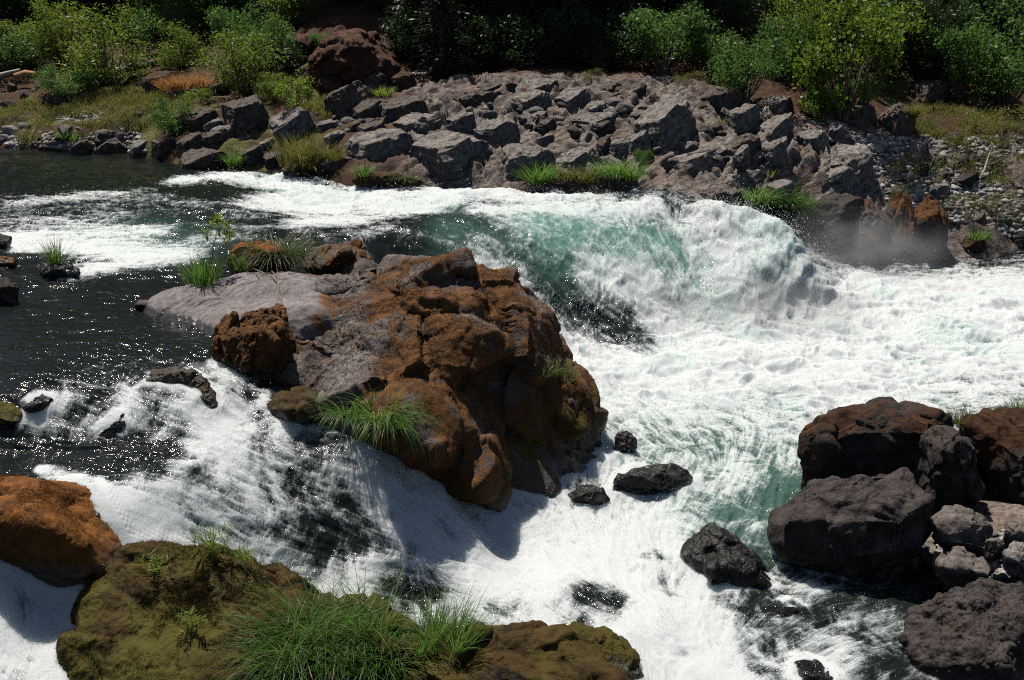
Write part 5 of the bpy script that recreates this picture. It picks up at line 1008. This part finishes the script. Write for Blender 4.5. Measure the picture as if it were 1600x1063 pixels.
def tree(kind, label, px, Y, h, group, name='conifer_tree', wide=1.0):
    a_, _ = ray(px, 40); x = a_ * Y; e = bpy.data.objects.new(name, None); COL.objects.link(e)
    e.location = (x, Y, float(tz(np.array([x]), np.array([Y]))[0]) - .1); e.scale = (h * wide, h * wide, h); e.rotation_euler = (0, 0, random.uniform(0, 6)); e.empty_display_size = .1
    tag(e, label, 'tree', group)
    for n_, m_ in zip(('crown', 'trunk'), CON[kind]): link(n_, m_, e)
    return e
FT = 'conifers in the dark forest behind the bank'
tree(1, 'conifer with the thickest dark trunk in the black forest, left of centre', 737, 45, 19, FT, wide=1.3)
tree(1, 'conifer trunk standing at the top of the reddish outcrop', 603, 46, 18, FT)
tree(1, 'conifer with a straight dark trunk above the middle of the ledge', 946, 45.5, 18, FT)
tree(1, 'thin dark trunk just right of the one above the ledge middle', 976, 47, 15, FT)
tree(1, 'thin trunk in the gap left of the blue-green shrub', 1085, 45, 14, FT)
for lab, px, Y, h in (('slim trunk between the thickest trunk and the ledge-top shrubs', 820, 43, 11), ('pair-left slim trunk above the centre of the ledge', 872, 44, 12), ('slim leaning-looking trunk right of the ledge-middle conifer', 1010, 43.5, 11), ('slim trunk left of the thickest trunk', 705, 43, 11), ('slim dark trunk above the left-bank bushes', 250, 47, 12), ('slim dark trunk left of the reddish outcrop crest', 400, 48, 13)):
    tree(3, lab, px, Y, h, FT)
tree(2, 'dark young conifer with boughs to the ground at the left end of the ledge', 690, 37.2, 4.6, FT, wide=1.5)
tree(2, 'second dark young conifer, behind the left end of the ledge', 655, 39.5, 5.5, FT, wide=1.4)
k_ = 0
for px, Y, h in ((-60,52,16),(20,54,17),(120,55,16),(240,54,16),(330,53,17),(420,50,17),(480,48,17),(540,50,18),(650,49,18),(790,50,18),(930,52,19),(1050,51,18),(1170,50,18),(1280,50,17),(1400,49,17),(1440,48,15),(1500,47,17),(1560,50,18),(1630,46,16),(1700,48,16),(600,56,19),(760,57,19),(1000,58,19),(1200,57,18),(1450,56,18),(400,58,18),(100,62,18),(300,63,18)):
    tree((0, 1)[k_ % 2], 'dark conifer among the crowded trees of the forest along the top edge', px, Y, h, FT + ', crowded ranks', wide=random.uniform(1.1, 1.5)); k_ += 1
k_ = 0
for px, Y, wp, hp in ((650,38.8,90,80),(700,38.4,100,70),(760,38.6,110,75),(820,38.2,110,70),(880,38.6,110,80),(940,38.0,100,70),(1000,38.6,110,80),(1090,38.4,90,90),(1130,40,110,110),(1240,40,110,110),(1300,40.5,120,130),(1420,40.5,110,90),(1460,40,110,100),(1530,41,110,120),(1600,41,120,120),(780,42,140,110),(880,42.5,140,110),(990,42.5,140,110),(1080,43,120,110),(620,43,90,70),(560,45,90,60),(700,42.5,120,100)):
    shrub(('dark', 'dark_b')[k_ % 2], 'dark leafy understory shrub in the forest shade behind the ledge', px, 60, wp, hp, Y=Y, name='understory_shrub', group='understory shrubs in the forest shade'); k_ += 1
k_ = 0
for px, Y, wp, hp in ((-20,46,120,110),(70,49,130,120),(150,48,130,110),(215,50,130,120),(290,48,120,110),(370,49,120,110),(440,47,110,90),(510,49,110,90),(-60,42,100,100)):
    shrub(('dark', 'green_b', 'dark_b', 'green')[k_ % 4], 'leafy tree mass at the top edge behind the left-bank bushes', px, 60, wp, hp, Y=Y, name='broadleaf_shrub', group='leafy growth along the top left edge'); k_ += 1

# ------------------------------------------------------------------ loose stones
def stone_proto(seed):
    v, f = ico(3); v = v * [1, .8, .6]; v = joints(chop(v.copy(), np.zeros(3), seed, 8, .7, .94), np.zeros(3), seed, seed * .9); v = roughen(v, f, 1.5, seed, .02, .01, 0, nsites=12, lump=.02, frac=0)
    return v, f
SP = [stone_proto(900 + k) for k in range(7)]
SM = {}
def stones(label, zone, n, smin, smax, mats, group, seed):
    r = np.random.default_rng(seed)
    for _ in range(n):
        while True:
            t = r.random(2); (ax, ay), (bx, by), (cx_, cy_), (dx_, dy_) = zone
            px = (ax * (1 - t[0]) + bx * t[0]) * (1 - t[1]) + (dx_ * (1 - t[0]) + cx_ * t[0]) * t[1]; py = (ay * (1 - t[0]) + by * t[0]) * (1 - t[1]) + (dy_ * (1 - t[0]) + cy_ * t[0]) * t[1]
            g = zray(px, py, tz)
            if g[1] < 60: break
        k = int(r.integers(7)); mt = mats[int(r.integers(len(mats)))]
        if (k, mt) not in SM:
            v, f = SP[k]; SM[(k, mt)] = mesh_np('rock', v, f, M[mt], True, {'wet': np.zeros(len(v)), 'moss': .1 * noise3(v, 2, 3), 'olive': np.zeros(len(v))})
        s = smin * (smax / smin) ** (r.random() ** 1.6)
        o = link('rock', SM[(k, mt)], None, (g[0], g[1], g[2] + s * .25)); o.scale = (s * r.uniform(.8, 1.3), s, s * r.uniform(.8, 1.2)); o.rotation_euler = (r.normal(0, .25), r.normal(0, .25), r.random() * 6.28)
        tag(o, label, 'rock', group)
stones('grey-brown stone of the stony shore along the still dark pool, far left', ((-10,200),(225,205),(230,244),(-10,226)), 60, .12, .42, ('grey', 'brown', 'slab'), 'stones of the far left shore', 1)
stones('brown broken rock on the slope between the left rock mound and the ledge', ((480,180),(640,165),(640,205),(490,215)), 26, .15, .4, ('brown', 'grey'), 'broken rocks on the slope left of the ledge', 2)
stones('broken slab fragment lying on the bedrock ledge', ((690,150),(1080,135),(1060,240),(760,215)), 60, .15, .45, ('grey', 'brown'), 'broken fragments on the bedrock ledge', 3)
stones('loose grey stone in the jumble between the ledge and the big right-hand slab', ((1080,150),(1240,160),(1230,290),(1060,240)), 30, .15, .4, ('grey', 'brown'), 'loose stones right of the ledge', 4)
stones('grey stone lying on the gravel bar at the right', ((1330,225),(1610,230),(1610,370),(1370,310)), 50, .10, .30, ('grey', 'slab', 'brown'), 'stones lying on the gravel bar', 5)
stones('earth-brown stone half buried in the left slope', ((-10,140),(250,130),(250,185),(-10,190)), 26, .15, .4, ('brown',), 'half-buried stones on the left slope', 6)
stones('small stone on the near right shore between the bigger blocks', ((1455,840),(1620,815),(1640,920),(1470,900)), 16, .04, .11, ('grey', 'slab', 'brown'), 'small stones of the near right shore', 7)
# gravel and meadow grass: nobody could count them
def pebbles(zone, n, s0, s1, seed):
    r = np.random.default_rng(seed); t = r.random((n, 2)); z = np.array(zone, float)
    px = (z[0, 0] * (1 - t[:, 0]) + z[1, 0] * t[:, 0]) * (1 - t[:, 1]) + (z[3, 0] * (1 - t[:, 0]) + z[2, 0] * t[:, 0]) * t[:, 1]
    py = (z[0, 1] * (1 - t[:, 0]) + z[1, 1] * t[:, 0]) * (1 - t[:, 1]) + (z[3, 1] * (1 - t[:, 0]) + z[2, 1] * t[:, 0]) * t[:, 1]
    C = np.array([zray(a, b, tz) for a, b in zip(px, py)]); u, f = ico(1)
    s = (s0 * (s1 / s0) ** (r.random(n) ** 1.5)); sc3 = s[:, None] * r.uniform([.8, .8, .45], [1.4, 1.1, .8], (n, 3))
    v = u[None] * (1 + .18 * r.normal(size=(n, len(u), 1))) * sc3[:, None]; a = r.random(n) * 6.28; ca, sa = np.cos(a)[:, None], np.sin(a)[:, None]
    v = np.stack([v[..., 0] * ca - v[..., 1] * sa, v[..., 0] * sa + v[..., 1] * ca, v[..., 2]], -1) + C[:, None] + np.array([0, 0, .02])
    return v.reshape(-1, 3), (f[None] + np.arange(n)[:, None, None] * len(u)).reshape(-1, 3), np.repeat(r.random(n), len(u))
pp = [pebbles(((1330,215),(1620,215),(1620,385),(1380,320)), 3800, .03, .14, 1), pebbles(((80,170),(170,172),(160,205),(90,205)), 350, .04, .12, 2), pebbles(((-20,205),(230,210),(235,242),(-20,226)), 700, .04, .15, 3), pebbles(((1250,145),(1340,150),(1350,215),(1260,230)), 500, .04, .14, 4), pebbles(((1460,845),(1820,800),(1860,930),(1480,900)), 1500, .012, .07, 5)]
o_ = 0; V_, F_, T_ = [], [], []
for v, f, t in pp: V_.append(v); F_.append(f + o_); T_.append(t); o_ += len(v)
def pebble_mat():
    m, nt = newmat('pebbles'); k = NT(nt)
    b = k.n('ShaderNodeBsdfPrincipled', i_Base_Color=k.mix(k.attr('tone'), (.12, .105, .095), (.46, .42, .385)), i_Roughness=.8); k.out(b.outputs[0]); return m
M['pebbles'] = pebble_mat()
tag(link('gravel', mesh_np('gravel', np.concatenate(V_), np.concatenate(F_), M['pebbles'], True, {'tone': np.concatenate(T_)})), kind='stuff')
r = np.random.default_rng(77); GBp = []
for zone, n in ((((-20,165),(330,150),(300,205),(-20,205)), 1500), (((1430,165),(1620,190),(1620,235),(1430,215)), 900), (((110,130),(260,150),(250,165),(120,165)), 500), (((440,150),(520,150),(520,185),(470,185)), 300), (((1400,240),(1610,250),(1610,290),(1440,290)), 250)):
    t = r.random((n, 2)); z = np.array(zone, float)
    for (a, b) in t:
        p = (z[0] * (1 - a) + z[1] * a) * (1 - b) + (z[3] * (1 - a) + z[2] * a) * b
        g = zray(p[0], p[1], tz)
        if noise2(np.array([g[0] / 1.3]), np.array([g[1] / 1.3]), 88)[0] > -.15: GBp.append(g)
GBp = np.repeat(np.array(GBp), 9, axis=0); n = len(GBp); GBp = GBp + r.normal(0, .12, (n, 3)) * [1, 1, 0]
v, f, t = ribbons(GBp, r.random(n) * 6.28, r.uniform(.05, .6, n), r.uniform(.2, 1.2, n), r.uniform(.12, .38, n), np.full(n, .022), r, 3)
tag(link('meadow_grass', mesh_np('meadow_grass', v, f, M['weed'], True, {'tone': t})), kind='stuff')

# ------------------------------------------------------------------ spray thrown up along the broken water, and white specks for sun glints
r = np.random.default_rng(5)
wgt = (cov * (amp > .04) * sstep(.35, .6, foam)).ravel().astype(float)
edge = (sstep(.1, .5, cov) * sstep(.98, .6, cov) * (foam > .25)).ravel()
pr = wgt * (np.clip(bil, 0, 2).ravel() ** 2) * (.3 + 3 * amp.ravel()) + 1.2 * edge * .4
pr *= used * (1 - .8 * (foam > .85).ravel()); pr /= pr.sum(); n = 26000
ix = rng.choice(len(WV), n, p=pr); Yd = WV[ix, 1]
up = np.abs(rng.exponential(.055, n)) * (.5 + 3.0 * amp.ravel()[ix]) * np.clip(Yd / 14, .6, 1.7)
dp = WV[ix] + np.stack([rng.normal(0, .03, n), rng.normal(0, .03, n), up + .004], 1)
def burst(pts, n, h, s):
    o = []
    for a, b in pts:
        w_ = Wp(a, b); z = np.abs(r.exponential(h, n)); o.append(w_ + np.stack([r.normal(0, s, n) * (1 + z), r.normal(0, s, n), z], 1))
    return np.concatenate(o)
def glint_specks(poly, n):  # white specks laid on the water surface in place of sun sparkle
    t = r.random((n, 2)); z = np.array(poly, float); t_ = t[:, :1]; u_ = t[:, 1:]
    p = (z[0] * (1 - t_) + z[1] * t_) * (1 - u_) + (z[3] * (1 - t_) + z[2] * t_) * u_
    W_ = np.array([Wp(a, b) for a, b in p]); k_ = noise2(W_[:, 0] / .22, W_[:, 1] / .35, 95) > .05
    return W_[k_] + [0, 0, .012]
ex = np.concatenate([glint_specks(((90,575),(300,590),(330,690),(60,690)), 900), glint_specks(((1180,925),(1420,915),(1400,1060),(1150,1000)), 800), glint_specks(((50,730),(130,732),(130,762),(70,758)), 260), glint_specks(((140,770),(330,720),(340,800),(190,810)), 420), glint_specks(((0,540),(200,540),(250,590),(0,600)), 220), glint_specks(((1450,895),(1560,905),(1540,930),(1450,940)), 120), glint_specks(((400,690),(560,705),(640,800),(470,780)), 900), burst([(1300 + 22 * k, 404) for k in range(8)], 260, .16, .35), burst([(600 + 24 * k, 722 + 22 * k) for k in range(6)], 130, .05, .10), burst([(1235, 365), (1255, 385), (1268, 398)], 240, .14, .16), burst([(1095 + 20 * k, 326 + k * k // 2) for k in range(8)], 190, .11, .14), burst([(820 + 60 * k, 470 + 8 * k) for k in range(6)], 110, .12, .3), burst([(960, 470), (900, 500), (1010, 500)], 160, .12, .4), burst([(790 + 50 * k, 296 + (k % 3) * 3) for k in range(5)], 70, .10, .3), burst([(1010, 760), (960, 765), (1100, 870), (1150, 890)], 60, .05, .12)])
fall = ((nl < .93) * (Yg > 18) * (cov > .3)).ravel() * used * 1.0; fall /= fall.sum()
fi = rng.choice(len(WV), 9000, p=fall); ex = np.concatenate([ex, WV[fi] + np.stack([rng.normal(0, .08, 9000), rng.normal(0, .08, 9000), rng.exponential(.14, 9000)], 1)])
dp = np.concatenate([dp, ex]); n = len(dp)
rad = rng.uniform(.22, .52, n) * dp[:, 1] / F * rng.choice([1, 1, 1.6], n)
u, f = ico(0); v = dp[:, None] + u[None] * rad[:, None, None] * np.stack([np.ones(n), np.ones(n), rng.uniform(.8, 1.8, n)], 1)[:, None]
def spray_glint_mat():
    m, nt = newmat('spray_glint_drops'); k = NT(nt)
    b = k.n('ShaderNodeBsdfPrincipled', i_Base_Color=(.88, .9, .9, 1), i_Roughness=.3)
    t = k.n('ShaderNodeBsdfTranslucent', i_Color=(.9, .92, .92, 1)); x = k.n('ShaderNodeMixShader', i_0=.75); nt.links.new(b.outputs[0], x.inputs[1]); nt.links.new(t.outputs[0], x.inputs[2])
    k.out(x.outputs[0]); return m
M['spray_and_glints'] = spray_glint_mat()
def mist_mat():
    m, nt = newmat('mist'); k = NT(nt)
    tc = k.n('ShaderNodeTexCoord').outputs['Object']
    ln = k.n('ShaderNodeVectorMath', operation='LENGTH'); nt.links.new(tc, ln.inputs[0])
    d = k.math('POWER', k.math('SUBTRACT', 1, ln.outputs['Value'], clamp=True), 1.6)
    d = k.math('MULTIPLY', d, k.ss(k.noise(tc, 2.2, 3), .3, .75))
    v = k.n('ShaderNodeVolumePrincipled', i_Anisotropy=.2); v.inputs['Color'].default_value = (.95, .97, .98, 1); nt.links.new(k.math('MULTIPLY', d, 1.5), v.inputs['Density'])
    k.out(None, v.outputs[0]); return m
u3, f3 = ico(4); mo = tag(link('mist', mesh_np('mist', u3, f3, mist_mat(), True), None, P(1330, 395, 26.4)), kind='stuff'); mo.scale = (3.2, 1.5, 1.5)
mo2 = tag(link('mist', mo.data, None, P(1160, 475, 21.9)), kind='stuff'); mo2.scale = (3.6, 1.6, 1.0)
tag(link('spray_and_glints', mesh_np('spray_and_glints', v.reshape(-1, 3), (f[None] + np.arange(n)[:, None, None] * 12).reshape(-1, 3), M['spray_and_glints'], True)), kind='stuff')
# ------------------------------------------------------------------ camera, sun, sky
cam = bpy.data.cameras.new('camera'); cam.sensor_width = 36; cam.lens = 36 * F / 1600; cam.clip_end = 500
co = bpy.data.objects.new('camera', cam); COL.objects.link(co); co.location = (0, 0, HC); co.rotation_euler = (math.pi / 2 - TH, 0, 0); sc.camera = co
SUN_EL, SUN_AZ = math.radians(65), math.radians(-30)       # azimuth from +Y, towards -X
w = bpy.data.worlds.new('World'); sc.world = w; w.use_nodes = True
nt = w.node_tree; bg = nt.nodes['Background']; sky = nt.nodes.new('ShaderNodeTexSky'); sky.sky_type = 'NISHITA'; sky.sun_disc = False
sky.sun_elevation = SUN_EL; sky.sun_rotation = SUN_AZ
nt.links.new(sky.outputs[0], bg.inputs[0]); bg.inputs[1].default_value = .05
sl = bpy.data.lights.new('sun', 'SUN'); sl.energy = 5.0; sl.angle = math.radians(.5); sl.color = (1, .95, .87)
so = bpy.data.objects.new('sun', sl); COL.objects.link(so)
d = Vector((math.sin(SUN_AZ) * math.cos(SUN_EL), math.cos(SUN_AZ) * math.cos(SUN_EL), math.sin(SUN_EL)))
so.rotation_euler = d.to_track_quat('Z', 'Y').to_euler(); so.location = (-10, 20, 40)
sc.view_settings.view_transform = 'Standard'; sc.view_settings.look = 'None'; sc.view_settings.exposure = 0; sc.view_settings.gamma = 1
sc.cycles.max_bounces = 6; sc.cycles.diffuse_bounces = 0; sc.cycles.glossy_bounces = 2; sc.cycles.transmission_bounces = 3
sc.cycles.sample_clamp_indirect = 6; sc.cycles.use_denoising = False; sc.cycles.filter_width = 1.1
